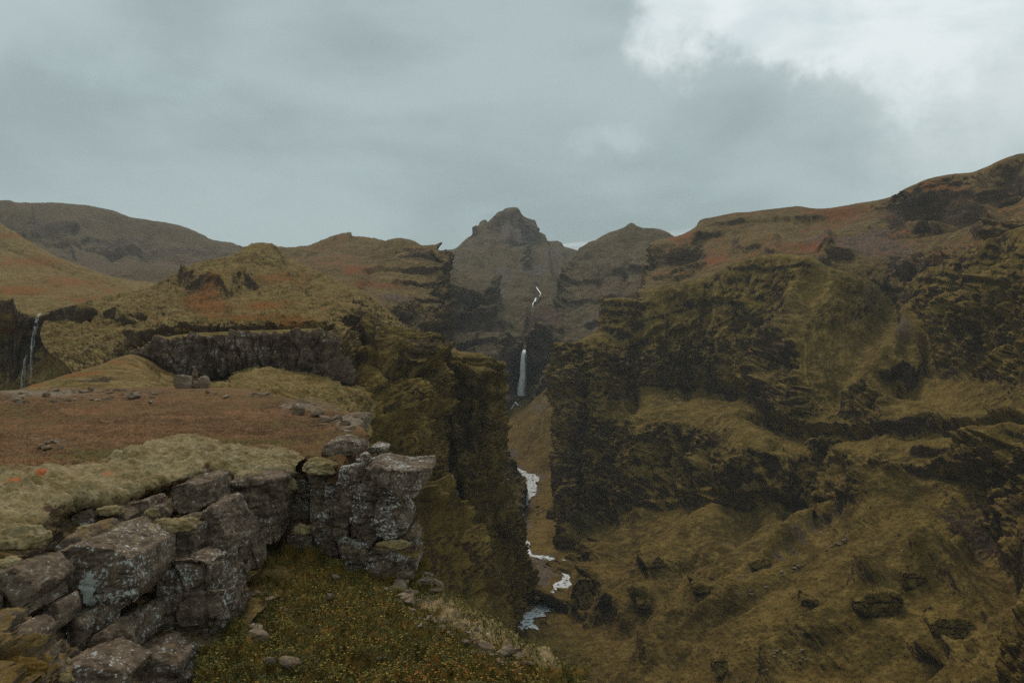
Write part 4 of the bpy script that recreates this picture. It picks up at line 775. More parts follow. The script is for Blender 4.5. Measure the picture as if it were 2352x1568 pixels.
def weather(V, F, s, seed, lichen=.88, mossy=.0, m0=.45, m1=.85, grain=1.0, cracks=1.0, rust=0.0, lump=1.0, wrap=None):
    """turns a blocky hull of typical size s into weathered rock and returns its cover masks"""
    rs = np.random.default_rng(seed); off = rs.random(3)*40
    # three joint directions: bedding and two upright sets
    ta, tb, tz = rs.normal(0, .16), rs.normal(0, .12), rs.uniform(-.5, .5)
    jz = np.array([ta, tb, 1.0]); jz /= np.linalg.norm(jz)
    jx = np.array([math.cos(tz), math.sin(tz), -ta]); jx -= jz*(jx@jz); jx /= np.linalg.norm(jx); jy = np.cross(jz, jx)
    cen = V.mean(axis=0); ext = np.abs(V-cen).max(axis=0)+1e-6
    for k in range(8):                                       # corners broken off along the joints
        w = rs.normal(0, .22, 3); m = rs.integers(0, 4)
        pn = (jx, jy, jz, jx+jz*rs.choice((-1, 1)))[m]*rs.choice((-1, 1))+w; pn /= np.linalg.norm(pn)
        t = ((V-cen)/ext)@pn; lim = t.max()*rs.uniform(.80, .96)
        V = V-(np.maximum(t-lim, 0)*.95)[:, None]*pn*ext
    N = vnormals(V, F); Q = V+off
    st = 1-np.abs(N@jz)
    wob = .03*s*perlin(Q/(s*.35))
    def joint(ax, T, ph):                                    # blocks step in and out across each joint
        x = (Q@ax+wob)/T+ph; i0 = np.floor(x); f = x-i0
        k = sstep(.94, 1.0, f); hh = hash1(i0*7+ph*13)*(1-k)+hash1((i0+1)*7+ph*13)*k-.5
        return hh-.55*np.exp(-((f-.97)/.035)**2)
    brk = sstep(-.25, .25, perlin(Q/(s*.4)+3))
    h = s*lump*(.085*joint(jz, s*.34, 1)*sstep(.2, .6, st)+.035*joint(jz, s*.115, 2)*brk*sstep(.2, .6, st)+.085*joint(jx, s*.42, 3)*(1-np.abs(N@jx))+.035*joint(jx, s*.15, 5)*(1-brk)*(1-np.abs(N@jx))+.05*joint(jy, s*.45, 4)*(1-np.abs(N@jy)))
    h += .02*s*fbm(Q/(s*.6), 3)+.007*s*fbm(Q/(s*.07), 3, .6)*grain
    q = (Q+.06*s*np.stack([perlin(Q/(s*.3)), perlin(Q/(s*.3)+9), perlin(Q/(s*.3)+23)], 1))*np.array([1, 1, .75])/(s*.5)
    F1, F2, C = worley(q)
    h += -cracks*.06*s*np.exp(-((F2-F1)/.03)**2)
    V2 = V+N*h[:, None]
    N2 = vnormals(V2, F)
    big = fbm(Q/(s*.5)+5, 3)
    moss = np.clip(sstep(m0, m1, N2[:, 2])*mossy+.25*big*mossy, 0, 1)
    lich = (lichen*np.clip(.75+.7*big, 0, 1)+.22*sstep(.5, .9, N2[:, 2]))*(1-moss)
    mask = np.stack([moss, np.zeros(len(V)), rust*np.clip(.5+big, 0, 1), lich], 1)
    return V2, mask
def prism(poly, d, th, tilt=(0, 0), taper=.9):
    """block whose front outline is poly (frame units) at d metres, carried th metres back"""
    uc = sum(p[0] for p in poly)/len(poly); vc = sum(p[1] for p in poly)/len(poly)
    k = d/FPX
    bm = bmesh.new()
    fr, bk = [], []
    for u, v in poly:
        dd = d+tilt[0]*(u-uc)*k+tilt[1]*(v-vc)*k
        x, y, z = W(u, v, dd); fr.append(bm.verts.new((x, y, z)))
    cx, cy, cz = W(uc, vc, d)
    for f in fr:
        bk.append(bm.verts.new((cx+(f.co.x-cx)*taper, f.co.y+th, cz+(f.co.z-cz)*(taper*.5+.5))))
    n = len(poly)
    bm.faces.new(fr); bm.faces.new(bk[::-1])
    for i in range(n): bm.faces.new((fr[i], bk[i], bk[(i+1) % n], fr[(i+1) % n]))
    bmesh.ops.recalc_face_normals(bm, faces=bm.faces[:])
    bmesh.ops.triangulate(bm, faces=bm.faces[:])
    return bm
_seed = [100]
def block(name, poly, d, th, parent=None, vox=.05, tilt=None, mat=None, label=None, cat=None, group=None, taper=.9, **kw):
    _seed[0] += 1
    rs = random.Random(_seed[0])
    if tilt is None: tilt = (rs.uniform(-.35, .35), rs.uniform(-.25, .05))
    if parent is not None and name in ('rock_block', 'overhanging_slab') and d > 24:
        uc, vc = np.mean(poly, axis=0); poly = [(uc+(p[0]-uc)*1.07, vc+(p[1]-vc)*1.05) for p in poly]
    V, F = voxelise(prism(poly, d, th, tilt, taper), vox)
    k = d/FPX
    us = [p[0] for p in poly]; vs = [p[1] for p in poly]
    s = kw.pop('s', None) or math.sqrt((max(us)-min(us))*(max(vs)-min(vs)))*k
    V, mask = weather(V, F, s, _seed[0], **kw)
    o0 = Vector((V[:, 0].mean(), V[:, 1].mean(), V[:, 2].min()))
    if parent is None:
        ob = link_mesh(name, V-np.array(o0), F, mat or M_rock, mask=mask, loc=o0)
        tag(ob, label, cat, group)
    else:
        ob = link_mesh(name, V-np.array(parent.location), F, mat or M_rock, parent=parent, mask=mask)
        if label: ob['label'] = label
    return ob
def empty(name, loc, label, cat, group=None):
    e = bpy.data.objects.new(name, None); COL.objects.link(e); e.location = loc
    return tag(e, label, cat, group, 'thing')

# ------------------------------------------------------------------ rock outcrop at the brink
oc = empty('rock_outcrop', W(850, 1330, 26), 'tall cracked grey rock outcrop jutting over the canyon brink', 'rock outcrop')
block('rock_block', [(705, 1078), (740, 1074), (788, 1080), (784, 1130), (770, 1200), (776, 1252), (742, 1258), (714, 1228), (702, 1170)], 25.9, 2.6, oc, tilt=(.12, -.05), mossy=.5)
block('rock_block', [(786, 1076), (834, 1072), (824, 1130), (804, 1190), (796, 1240), (796, 1262), (768, 1262), (766, 1200), (776, 1130)], 25.6, 2.4, oc, tilt=(-.1, -.05))
block('rock_block', [(832, 1080), (884, 1104), (876, 1180), (866, 1232), (848, 1262), (802, 1258), (808, 1180), (824, 1112)], 25.3, 2.4, oc, tilt=(.1, 0))
block('overhanging_slab', [(834, 1064), (880, 1075), (930, 1081), (985, 1077), (986, 1093), (964, 1130), (930, 1150), (882, 1118), (838, 1104)], 24.6, 3.4, oc, tilt=(.10, -.1), taper=.85, label='flat-topped overhanging slab at the outcrop tip', lump=.5, mossy=.15, lichen=.8)
block('rock_block', [(874, 1108), (934, 1128), (936, 1152), (914, 1168), (936, 1196), (936, 1216), (905, 1236), (872, 1240), (858, 1200)], 25.1, 2.4, oc, tilt=(.2, 0))
block('rock_block', [(848, 1258), (930, 1262), (957, 1286), (950, 1332), (900, 1342), (850, 1324), (842, 1300)], 24.7, 2.2, oc, tilt=(.15, -.15), mossy=.8)
block('rock_block', [(772, 1244), (848, 1252), (844, 1318), (800, 1326), (778, 1292)], 25.0, 2.0, oc, tilt=(.05, -.1))
block('rock_block', [(716, 1222), (776, 1246), (780, 1296), (748, 1284), (722, 1262)], 25.7, 1.8, oc, mossy=.5)
block('rock_block', [(880, 1230), (940, 1212), (960, 1240), (950, 1268), (890, 1270)], 25.3, 1.8, oc, mossy=.7)
block('boulder', [(738, 1042), (742, 1022), (764, 1008), (800, 1008), (830, 1018), (834, 1032), (815, 1046), (770, 1050)], 26.6, 1.3, None, tilt=(0, 0), vox=.04, s=.9, cracks=.3, label='rounded pale boulder on top of the brink outcrop', cat='boulder', lichen=0.61, mossy=.1)
block('rock_slab', [(836, 1036), (850, 1026), (885, 1030), (884, 1038), (850, 1044)], 28.2, 1.6, None, tilt=(0, 0), vox=.035, s=.5, cracks=.3, label='thin pale slab lying behind the flat outcrop tip', cat='rock slab')
block('stone', [(826, 1062), (826, 1044), (836, 1040), (848, 1050), (846, 1070), (836, 1076)], 25.0, .5, None, vox=.03, s=.4, cracks=.2, label='small upright stone wedged below the rounded pale boulder', cat='stone')
block('rock_slab', [(765, 962), (800, 957), (834, 958), (833, 975), (815, 1005), (800, 1000), (790, 980)], 41, 3, None, vox=.07, s=1.2, label='pale rock ledge at the corner of the brown plateau', cat='rock ledge', lichen=.75, mossy=.3)
block('rock_slab', [(640, 922), (680, 918), (740, 932), (780, 946), (770, 952), (700, 942)], 52, 3, None, vox=.08, s=1.0, label='low pale rock band along the plateau rim', cat='rock ledge', lichen=.7, mossy=.5)

# ------------------------------------------------------------------ near cliff of broken blocks
cf = empty('rock_cliff', W(300, 1560, 17), 'near cliff of broken lichen-spotted blocks under the pale moss', 'rock cliff')
for poly, d, th, kw in [
    ([(44, 1338), (120, 1275), (178, 1256), (240, 1262), (292, 1284), (304, 1350), (282, 1392), (228, 1418), (150, 1434), (124, 1388), (70, 1372)], 17.1, 2.2, dict(tilt=(.12, -.05), lump=.45, cracks=.5, label='broad grey face with a large white lichen splash')),
    ([(114, 1262), (140, 1236), (178, 1226), (196, 1240), (188, 1268), (160, 1284), (130, 1280)], 18.0, 1.4, dict(mossy=.5)),
    ([(190, 1236), (250, 1222), (292, 1240), (300, 1284), (250, 1290), (200, 1276)], 18.6, 1.4, dict()),
    ([(390, 1122), (430, 1110), (468, 1112), (472, 1170), (440, 1180), (396, 1176)], 22.0, 1.8, dict(lichen=0.68, tilt=(.1, -.1))),
    ([(338, 1226), (388, 1212), (448, 1206), (452, 1260), (432, 1292), (380, 1292), (334, 1278)], 19.9, 1.8, dict(mossy=.4, tilt=(.1, .05))),
    ([(330, 1302), (430, 1292), (472, 1302), (482, 1380), (492, 1440), (440, 1502), (380, 1522), (332, 1500), (318, 1400)], 18.9, 2.0, dict(tilt=(.1, .0))),
    ([(446, 1182), (492, 1172), (517, 1232), (514, 1332), (486, 1332), (456, 1292)], 20.6, 1.8, dict(lichen=0.65)),
    ([(468, 1334), (512, 1336), (518, 1420), (516, 1480), (490, 1484), (464, 1420)], 19.6, 1.4, dict()),
    ([(424, 1500), (506, 1490), (504, 1532), (470, 1544), (416, 1534)], 18.6, 1.4, dict()),
    ([(512, 1116), (560, 1112), (628, 1108), (632, 1180), (618, 1240), (580, 1246), (545, 1220), (518, 1180)], 24.2, 2.0, dict(lichen=0.72, tilt=(.05, -.05))),
    ([(504, 1200), (540, 1190), (572, 1240), (587, 1310), (560, 1302), (520, 1272)], 22.6, 1.0, dict(lichen=0.61, tilt=(.2, .1), label='pointed hanging shard of dark rock')),
    ([(634, 1104), (666, 1100), (670, 1165), (652, 1172), (636, 1166)], 26.2, 1.2, dict(lichen=.8)),
    ([(520, 1292), (556, 1300), (560, 1320), (540, 1350), (514, 1345)], 22.2, 1.0, dict()),
    ([(662, 1232), (712, 1236), (716, 1290), (690, 1296), (664, 1286)], 25.6, 1.2, dict()),
    ([(97, 1412), (123, 1382), (136, 1405), (134, 1428), (122, 1452), (100, 1442)], 15.6, .5, dict(tilt=(-.3, -.2), cracks=.3, lichen=.75)),
    ([(-20, 1318), (24, 1318), (72, 1360), (46, 1396), (56, 1418), (20, 1424), (-20, 1432)], 15.0, 1.2, dict(lichen=0.65)),
    ([(192, 1484), (200, 1430), (230, 1402), (228, 1450), (208, 1494)], 16.6, .6, dict()),
    ([(192, 1522), (202, 1488), (216, 1462), (246, 1446), (260, 1490), (268, 1522), (250, 1548)], 16.0, .8, dict(lichen=0.61)),
    ([(134, 1436), (176, 1424), (196, 1440), (190, 1500), (184, 1530), (150, 1512), (132, 1470)], 16.2, .9, dict(lichen=.75)),
    ([(118, 1548), (190, 1526), (252, 1550), (280, 1568), (250, 1600), (118, 1600)], 14.4, 1.0, dict(lichen=.8, tilt=(0, -.5))),
    ([(-20, 1470), (24, 1462), (44, 1490), (20, 1520), (-20, 1530)], 13.6, .8, dict(lichen=.8)),
    ([(160, 1186), (196, 1176), (214, 1192), (206, 1222), (170, 1226)], 20.6, .9, dict()),
    ([(214, 1178), (262, 1172), (290, 1184), (284, 1220), (236, 1224)], 20.9, .9, dict(lichen=.6)),
    ([(288, 1160), (330, 1150), (344, 1176), (338, 1214), (300, 1222)], 21.6, .9, dict(lichen=.8)),
    ([(62, 1316), (100, 1306), (118, 1330), (92, 1352), (64, 1344)], 16.8, .6, dict(mossy=.6)),
    ([(334, 1168), (372, 1160), (392, 1180), (386, 1206), (344, 1210)], 21.8, .9, dict()),
    ([(452, 1106), (500, 1096), (512, 1130), (506, 1180), (470, 1176)], 24.4, 1.2, dict(mossy=.6)),
    ([(628, 1096), (690, 1088), (708, 1110), (706, 1200), (690, 1240), (640, 1226)], 26.5, 1.6, dict(mossy=.8)),
    ([(256, 1430), (310, 1410), (326, 1470), (300, 1530), (262, 1510)], 17.6, 1.0, dict()),
    ([(268, 1516), (330, 1505), (400, 1530), (410, 1590), (280, 1600)], 17.0, 1.2, dict())]:
    uc, vc = np.mean(poly, axis=0)
    kw.setdefault('mossy', .3)
    block('hanging_shard' if 'shard' in kw.get('label', '') else 'rock_block', [(uc+(p[0]-uc)*1.09, vc+(p[1]-vc)*1.06) for p in poly], d, th+.4, cf, vox=.045, **kw)

# the white lichen splash: a thin crust that follows the face
def lichen_splash():
    P = []
    rs = np.random.default_rng(3)
    bl = bpy.data.objects.get('rock_block.009') or None
    face = [c for c in cf.children if c.get('label', '').startswith('broad')][0]
    V = np.empty(len(face.data.vertices)*3, np.float32); face.data.vertices.foreach_get('co', V); V = V.reshape(-1, 3)+np.array(cf.location)
    F = np.empty(len(face.data.polygons)*3, np.int32); face.data.polygons.foreach_get('vertices', F); F = F.reshape(-1, 3)
    u, v = proj(V); N = vnormals(V, F)
    ang = np.arctan2((v-1345)/34, (u-203)/22); r = np.hypot((u-203)/22, (v-1345)/34)
    edge = 1+.5*fbm(V/.10, 3)
    inn = (r < edge) | (np.hypot((u-208)/15, (v-1380)/15) < edge)
    inn &= (N[:, 1] < .3) & (V[:, 1] < np.percentile(V[:, 1], 55))
    k = inn[F].all(axis=1)
    Fk = F[k]; lab = np.arange(len(V))                         # keep the largest connected patch
    for _ in range(400):
        mn = lab[Fk].min(axis=1); nl = lab.copy()
        for q in range(3): np.minimum.at(nl, Fk[:, q], mn)
        if (nl == lab).all(): break
        lab = nl
    vals, cnt = np.unique(lab[Fk[:, 0]], return_counts=True); k = k & (lab[F[:, 0]] == vals[cnt.argmax()])
    used = np.unique(F[k]); mp = -np.ones(len(V), int); mp[used] = np.arange(len(used))
    m = bpy.data.materials.new('white_lichen'); g = G(nodes(m))
    geo = g.n('ShaderNodeNewGeometry').outputs['Position']
    g.finish(g.mix(g.rng(g.noise(geo, 30, 4), .35, .65), (.36, .36, .32), (.56, .55, .49)), .95, .1)
    link_mesh('lichen_crust', V[used]+N[used]*.03-np.array(cf.location), mp[F[k]], m, parent=cf)
lichen_splash()

# ------------------------------------------------------------------ moss cushions
def cushion(name, u, v, d, wu, hu, label, group=None, mat=None, dep=.7, yaw=0):
    _seed[0] += 1; rs = np.random.default_rng(_seed[0])
    k = d/FPX; w, h = wu*k/2, hu*k/2
    bm = bmesh.new(); bmesh.ops.create_icosphere(bm, subdivisions=5, radius=1)
    V = np.array([p.co[:] for p in bm.verts]); F = np.array([[q.index for q in f.verts] for f in bm.faces]); bm.free()
    off = rs.random(3)*30
    r = 1+.30*fbm(V*1.1+off, 3)+.16*billow(V*2.6+off, 3)
    V = V*r[:, None]*np.array([w, w*dep, h])
    V[:, 2] = np.where(V[:, 2] < -.3*h, -.3*h+(V[:, 2]+.3*h)*.4, V[:, 2])
    N = vnormals(V, F); V = V+N*(.03*fbm(V/.06+off, 3, .6)*min(1, w*2))[:, None]
    mask = np.stack([np.ones(len(V)), 0*V[:, 0], 0*V[:, 0], 0*V[:, 0]], 1)
    o = link_mesh(name, V-np.array((0, 0, V[:, 2].min())), F, mat or M_palemoss, mask=mask, loc=W(u, v+hu*.5, d))
    return tag(o, label, 'moss cushion', group)
cushion('moss_cushion', 742, 1068, 26.2, 80, 42, 'pale moss cap on the left shoulder of the brink outcrop', dep=1.2)
cushion('moss_cushion', 395, 1205, 20.0, 92, 34, 'long pale moss pillow on a ledge of the near cliff', dep=.7)
cushion('moss_cushion', 350, 1176, 21.0, 34, 26, 'round moss ball in the dark cleft beside the long pale moss pillow')
cushion('moss_cushion', 92, 1296, 16.6, 44, 30, 'moss cushion above the broad face with the white lichen splash')
cushion('moss_cushion', 128, 1282, 17.2, 36, 26, 'moss cushion against the upper corner of the broad lichen-splashed face')
cushion('moss_cushion', 50, 1232, 16.6, 110, 60, 'large sagging moss pillow hanging over the near cliff edge', dep=.9)
cushion('moss_cushion', 150, 1520, 14.9, 34, 30, 'greenish moss lump beside the tilted rocks at the cliff foot')
cushion('moss_cushion', 145, 1556, 13.9, 42, 26, 'flat moss pad on the pale slab at the cliff foot')
cushion('moss_cushion', 30, 1540, 13.0, 120, 60, 'wide yellow-green moss mat at the foot of the near cliff', mat=M_grass, dep=.8)
cushion('moss_cushion', 890, 1366, 23.4, 90, 46, 'hanging grey-green moss hump in the grass below the outcrop', dep=1.0)
cushion('moss_cushion', 975, 1415, 22.4, 46, 22, 'moss roll draped over stones on the pale slope')
cushion('moss_cushion', 460, 1150, 23.0, 30, 60, 'moss tongue creeping down between two lichen-spotted blocks', dep=.6)

for (u, v, d, w, h, lab) in [(255, 1172, 20.9, 60, 26, 'moss pillow under the brow of the pale moss bank above two grey blocks'), (205, 1216, 19.6, 56, 28, 'moss pillow on top of the broad lichen-splashed face'), (486, 1128, 23.9, 40, 54, 'draped moss tongue beside the block with dense white lichen'),
        (430, 1196, 20.6, 44, 22, 'small moss pad behind the long pale moss pillow'), (15, 1296, 15.9, 70, 40, 'moss pillow wedged above the lichen-covered corner rock'), (575, 1100, 25.2, 70, 40, 'moss drape over the recessed dark block near the outcrop'), (655, 1108, 26.0, 50, 44, 'moss drape in the cleft beside the brink outcrop'),
        (300, 1252, 19.2, 40, 22, 'moss pad in the joint between the broad face and the stepped block'), (690, 1215, 25.4, 40, 26, 'moss lump at the foot of the cleft beside the outcrop'), (905, 1250, 24.3, 70, 18, 'grassy moss strip on the low ledge of the outcrop')]:
    cushion('moss_cushion', u, v, d, w, h, lab)

# ------------------------------------------------------------------ boulder on the plateau
def big_boulder():
    c = W(434, 893, 65.5)
    e = empty('boulder', c, 'grey split boulder with orange middle on the plateau edge', 'boulder')
    for poly, d, kw in (([(394, 880), (398, 866), (412, 859), (430, 860), (441, 868), (441, 893), (396, 893)], 65, dict(label='pale grey left half', lichen=0.65)),
                        ([(434, 872), (452, 868), (466, 872), (464, 894), (434, 894)], 65.3, dict(rust=1.1, label='orange-brown middle')),
                        ([(458, 866), (466, 862), (474, 872), (477, 892), (458, 894)], 65.2, dict(lichen=.5, label='dark right half'))):
        block('boulder_piece', poly, d, 1.1, e, vox=.06, tilt=(0, -.1), s=.9, cracks=.3, lump=.6, taper=.7, mat=M_stone, **kw)
big_boulder()
block('standing_stone', [(440, 866), (440, 856), (445, 846), (450, 852), (452, 866)], 65.6, .35, None, vox=.04, s=.4, cracks=.2, label='small upright stone perched on the split plateau boulder', cat='stone', lichen=.4)

# ------------------------------------------------------------------ loose stones (shared meshes)
def stone_mesh(seed, flat):
    rs = np.random.default_rng(seed)
    bm = bmesh.new(); bmesh.ops.create_icosphere(bm, subdivisions=3, radius=1)
    V = np.array([p.co[:] for p in bm.verts]); F = np.array([[q.index for q in f.verts] for f in bm.faces]); bm.free()
    for k in range(9):                                       # chop flat facets
        n = rs.normal(size=3); n /= np.linalg.norm(n); c = rs.uniform(.45, .8)
        t = V@n; V = V-np.maximum(t-c, 0)[:, None]*n
    V = V*np.array([1, rs.uniform(.6, .9), flat])
    V += vnormals(V, F)*(.05*fbm(V*2.5+seed, 4))[:, None]
    V[:, 2] -= V[:, 2].min()+.12*flat
    N = vnormals(V, F)
    me = bpy.data.meshes.new('stone')
    o = link_mesh('stone', V, F, M_stone, mask=np.stack([np.zeros(len(V)), 0*V[:, 0], 0*V[:, 0], np.full(len(V), .45)], 1), smooth=False)
    me = o.data; bpy.data.objects.remove(o); return me
ST = [stone_mesh(i, f) for i, f in enumerate((.35, .45, .6, .5, .75, .4))]
def mossy_copy(me, amt):
    m = me.copy(); n = len(m.vertices); N = np.empty(n*3, np.float32); m.vertices.foreach_get('normal', N); nz = N.reshape(-1, 3)[:, 2]
    mask = np.stack([np.clip(sstep(-.2, .5, nz)*amt, 0, 1), 0*nz, 0*nz, .3*np.ones(n)], 1).astype(np.float32)
    m.attributes['mask'].data.foreach_set('color', mask.ravel()); m.materials.clear(); return m
STM = [mossy_copy(m, 1.1) for m in ST]
for m in STM: m.materials.append(M_floor)
def stone(name, u, v, size, label, cat, group, rs, mossy=False, sink=.0, dmin=0):
    p = GND.near(u, v, dmin=dmin)
    if p is None: return None
    me = rs.choice(STM if mossy else ST)
    o = bpy.data.objects.new(name, me); COL.objects.link(o)
    o.location = p-Vector((0, 0, sink*size)); o.rotation_euler = (rs.uniform(-.25, .25), rs.uniform(-.25, .25), rs.uniform(0, 6.28))
    s = size*rs.uniform(.75, 1.25)/2; o.scale = (s, s*rs.uniform(.6, 1), s*rs.uniform(.55, 1.0))
    return tag(o, label, cat, group)
rs = random.Random(5)
for i in range(46):
    u = rs.uniform(0, 360); stone('stone', u, 893+rs.random()**1.5*34, rs.uniform(.3, 1.2)*.8, 'flat pale stone scattered near the far edge of the brown plateau', 'stone', 'stones along the plateau edge', rs, sink=.12)
for i in range(16):
    stone('stone', rs.uniform(470, 640), rs.uniform(893, 912), rs.uniform(.3, .8), 'small pale stone on the plateau rim between split boulder and rock band', 'stone', 'stones between boulder and rim', rs, sink=.05)
for i in range(26):
    t = rs.random(); stone('stone', 650+t*165+rs.uniform(-15, 10), 928+t*50+rs.uniform(-8, 16), rs.uniform(.25, .9), 'pale angular stone on the stony corner of the plateau', 'stone', 'stones at the plateau corner', rs, sink=.1)
for i in range(10):
    stone('stone', rs.uniform(60, 190), rs.uniform(1005, 1030), rs.uniform(.2, .45), 'small stone on the bare trodden line across brown turf', 'stone', 'stones on the trodden turf', rs, sink=.1)
for i in range(70):
    t = rs.random(); stone('stone', 930+t*300+rs.uniform(-45, 5), 1350+t*160+rs.uniform(-10, 45), rs.uniform(.12, .5), 'grey angular stone lying on the pale mossy slope below the outcrop', 'stone', 'stones on the pale slope', rs, sink=.1)
for i in range(22):
    stone('stone', rs.uniform(905, 1005), rs.uniform(1290, 1385), rs.uniform(.25, .6), 'broken rock in the rubble at the foot of the outcrop', 'rock', 'rubble under the outcrop', rs)
for i in range(26):
    stone('stone', rs.uniform(560, 900), rs.uniform(1300, 1520), rs.uniform(.15, .5), 'grey rock half hidden in the autumn grass hollow', 'rock', 'rocks in the grass hollow', rs, sink=.15)
block('rock_slab', [(1010, 1470), (1018, 1465), (1040, 1478), (1052, 1500), (1046, 1505), (1030, 1490)], 19.4, .2, None, vox=.02, s=.3, label='pale pointed slab lying on the slope above the orange patch', cat='rock slab', lichen=0.65)
for (u, v, s) in [(1262, 1420, 5.5), (1250, 1300, 2.2), (1300, 1110, 5), (1255, 1062, 4), (1170, 1270, 3), (1280, 1380, 4), (1195, 1395, 2.5), (1230, 1385, 2.0), (1235, 1165, 3.5), (1275, 1210, 4)]:
    stone('river_boulder', u, v, s, 'mossy boulder beside the stream on the canyon floor', 'boulder', 'mossy boulders by the stream', rs, mossy=True, dmin=240)
for i in range(90):
    p = river[rs.randrange(3, 17)]
    stone('river_stone', p[0]+rs.gauss(0, 22), p[1]+rs.gauss(0, 14), rs.uniform(.9, 2.4), 'grey stone in the gravel along the canyon stream', 'stone', 'stones along the canyon stream', rs, dmin=240)
for i in range(26):
    t = rs.random(); stone('stone', 1960-t*260+rs.gauss(0, 8), 1225+t*150+rs.gauss(0, 5), rs.uniform(.6, 1.8), 'pale stone in the scree runnel on the mossy right-hand slope', 'stone', 'stones in the scree runnel', rs)
for i in range(24):
    stone('stone', rs.uniform(1740, 1860), rs.uniform(1490, 1545), rs.uniform(.4, 1.2), 'pale stone on the low scree patch of the right-hand slope', 'stone', 'stones on the low scree patch', rs)
for (u, v, w, hh, d, lab) in [(1512, 1305, 38, 60, 300, 'tall moss-grown rock fin on the slope above the stream bend'), (1750, 1296, 52, 40, 246, 'moss-grown knob beside the scree runnel'), (1622, 1352, 60, 34, 256, 'long low mossy rock below the knob by the scree runnel'), (1485, 1384, 60, 36, 268, 'mossy rock hump between the stream and the scree runnel'), (1862, 1386, 50, 34, 206, 'mossy rock lump under the lower end of the gully'),
        (1655, 1530, 46, 50, 198, 'squat dark mossy rock beside the low scree patch'), (2020, 1390, 120, 70, 174, 'large dark mossy crag below the hollow in the right-hand wall'), (1700, 1062, 70, 34, 322, 'flat mossy block on the ledge above the vaulted rock'), (2190, 1440, 110, 60, 148, 'broken mossy crag low on the right-hand slope'), (1362, 1366, 110, 84, 300, 'bulging mossy crag overhanging the stream bank'), (2100, 1330, 80, 50, 188, 'dark mossy block beneath the hollow in the right-hand wall')]:
    p = GND.near(u, v, 12, dmin=120); dd = p.y if p else d
    rsx = random.Random(int(u)); n = 9
    poly = [(u+w*.5*math.cos(t)*rsx.uniform(.75, 1.1), v-hh*.5*math.sin(t)*rsx.uniform(.75, 1.1)) for t in [k*6.2832/n for k in range(n)]]
    block('mossy_rock', poly, dd-1.0, w*dd/FPX*.8, None, vox=max(.16, dd/FPX*1.6), tilt=(0, -.5), mat=M_wall, label=lab, cat='rock', group='mossy rocks on the right-hand slope', mossy=1.0, m0=-.1, m1=.45, lichen=.0, taper=.8, lump=1.6)

# ------------------------------------------------------------------ water
def water_mat(name, foam, dark=(.05, .06, .06), scale=.5, stretch=(1, 1, 1), alpha=None):
    m = bpy.data.materials.new(name); g = G(nodes(m))
    geo = g.n('ShaderNodeNewGeometry').outputs['Position']
    n = g.noise(g.scalev(geo, stretch), scale, 5, .65)
    f = g.rng(n, foam-.08, foam+.06)
    c = g.mix(f, dark, (.95, .96, .96))
    p = g.finish(c, g.rng(f, 0, 1, .12, .7), .5, g.bump(n, .3, .5))
    if alpha:
        a = g.noise(g.scalev(geo, stretch), scale*1.7, 4, .6)
        g.put(p.inputs['Alpha'], g.rng(a, *alpha))
    return m
def ribbon(name, pts, widths, mat, n=160, wob=.15, kind=None, label=None, cat=None, lift=0.0, seed=0):
    P = np.array(pts, float); t = np.linspace(0, len(P)-1, n); C = pchip(np.arange(len(P)), P, t); C[:, 2] += lift
    w = np.interp(t, np.arange(len(P)), widths)
    T = np.gradient(C, axis=0); S = np.stack([T[:, 1], -T[:, 0], 0*T[:, 0]], 1); ln = np.linalg.norm(S, axis=1, keepdims=True)
    fall = ln[:, 0] < .35*np.linalg.norm(T, axis=1)
    S = np.where(fall[:, None], np.array([1., 0, 0]), S/(ln+1e-9))
    m = 9; a = np.linspace(-1, 1, m); V = []
    for j, x in enumerate(a):
        ww = w*(1+wob*perlin(np.stack([t*.7, np.full(n, x*.8+seed), np.full(n, 3.3)], 1)))
        q = C+S*(x*ww)[:, None]*.5
        q[:, 2] += np.where(fall, 0, .04*perlin(q*1.3))
        q[:, 1] -= np.where(fall, (1-x*x)*w*.25, 0)
        V.append(q)
    V = np.array(V).transpose(1, 0, 2).reshape(-1, 3)
    I = np.arange(n*m).reshape(n, m); F = np.stack([I[:-1, :-1], I[:-1, 1:], I[1:, 1:], I[1:, :-1]], -1).reshape(-1, 4)
    o0 = V.mean(axis=0); o0[2] = V[:, 2].min()
    o = link_mesh(name, V-o0, F, mat, loc=o0); return tag(o, label, cat, kind=kind)
wm = water_mat('stream_water', .47, dark=(.08, .08, .07), scale=.9)
FU, FV = proj(FX)
FP = FX.reshape(-1, 3)
def bed(p, dy=0):   # the stream runs just over the stones of the built valley floor
    q = W(*p); m = (np.abs(FP[:, 0]-q[0]) < 3.0) & (np.abs(FP[:, 1]-q[1]) < 2.5)
    return (q[0], q[1], (np.percentile(FP[m, 2], 70) if m.any() else q[2])+.2)
RP = []
for k in np.linspace(0, len(river)-1, 110):
    i = min(int(k), len(river)-2); f = k-i
    RP.append(bed(tuple(river[i][c]*(1-f)+river[i+1][c]*f for c in range(3))))
wd = np.interp(np.linspace(0, len(river)-1, 110), [0, 2, 3, 5, 6, 7, 9, 10, 12, 13, 14, 15, 17, 18, 20], [9, 9, 8, 8, 4, 4.4, 4, 2.6, 4.2, 7, 6.5, 5, 3.2, 1.0, 1.0])
ribbon('river', RP, wd, wm, n=900, wob=.9, kind='structure')

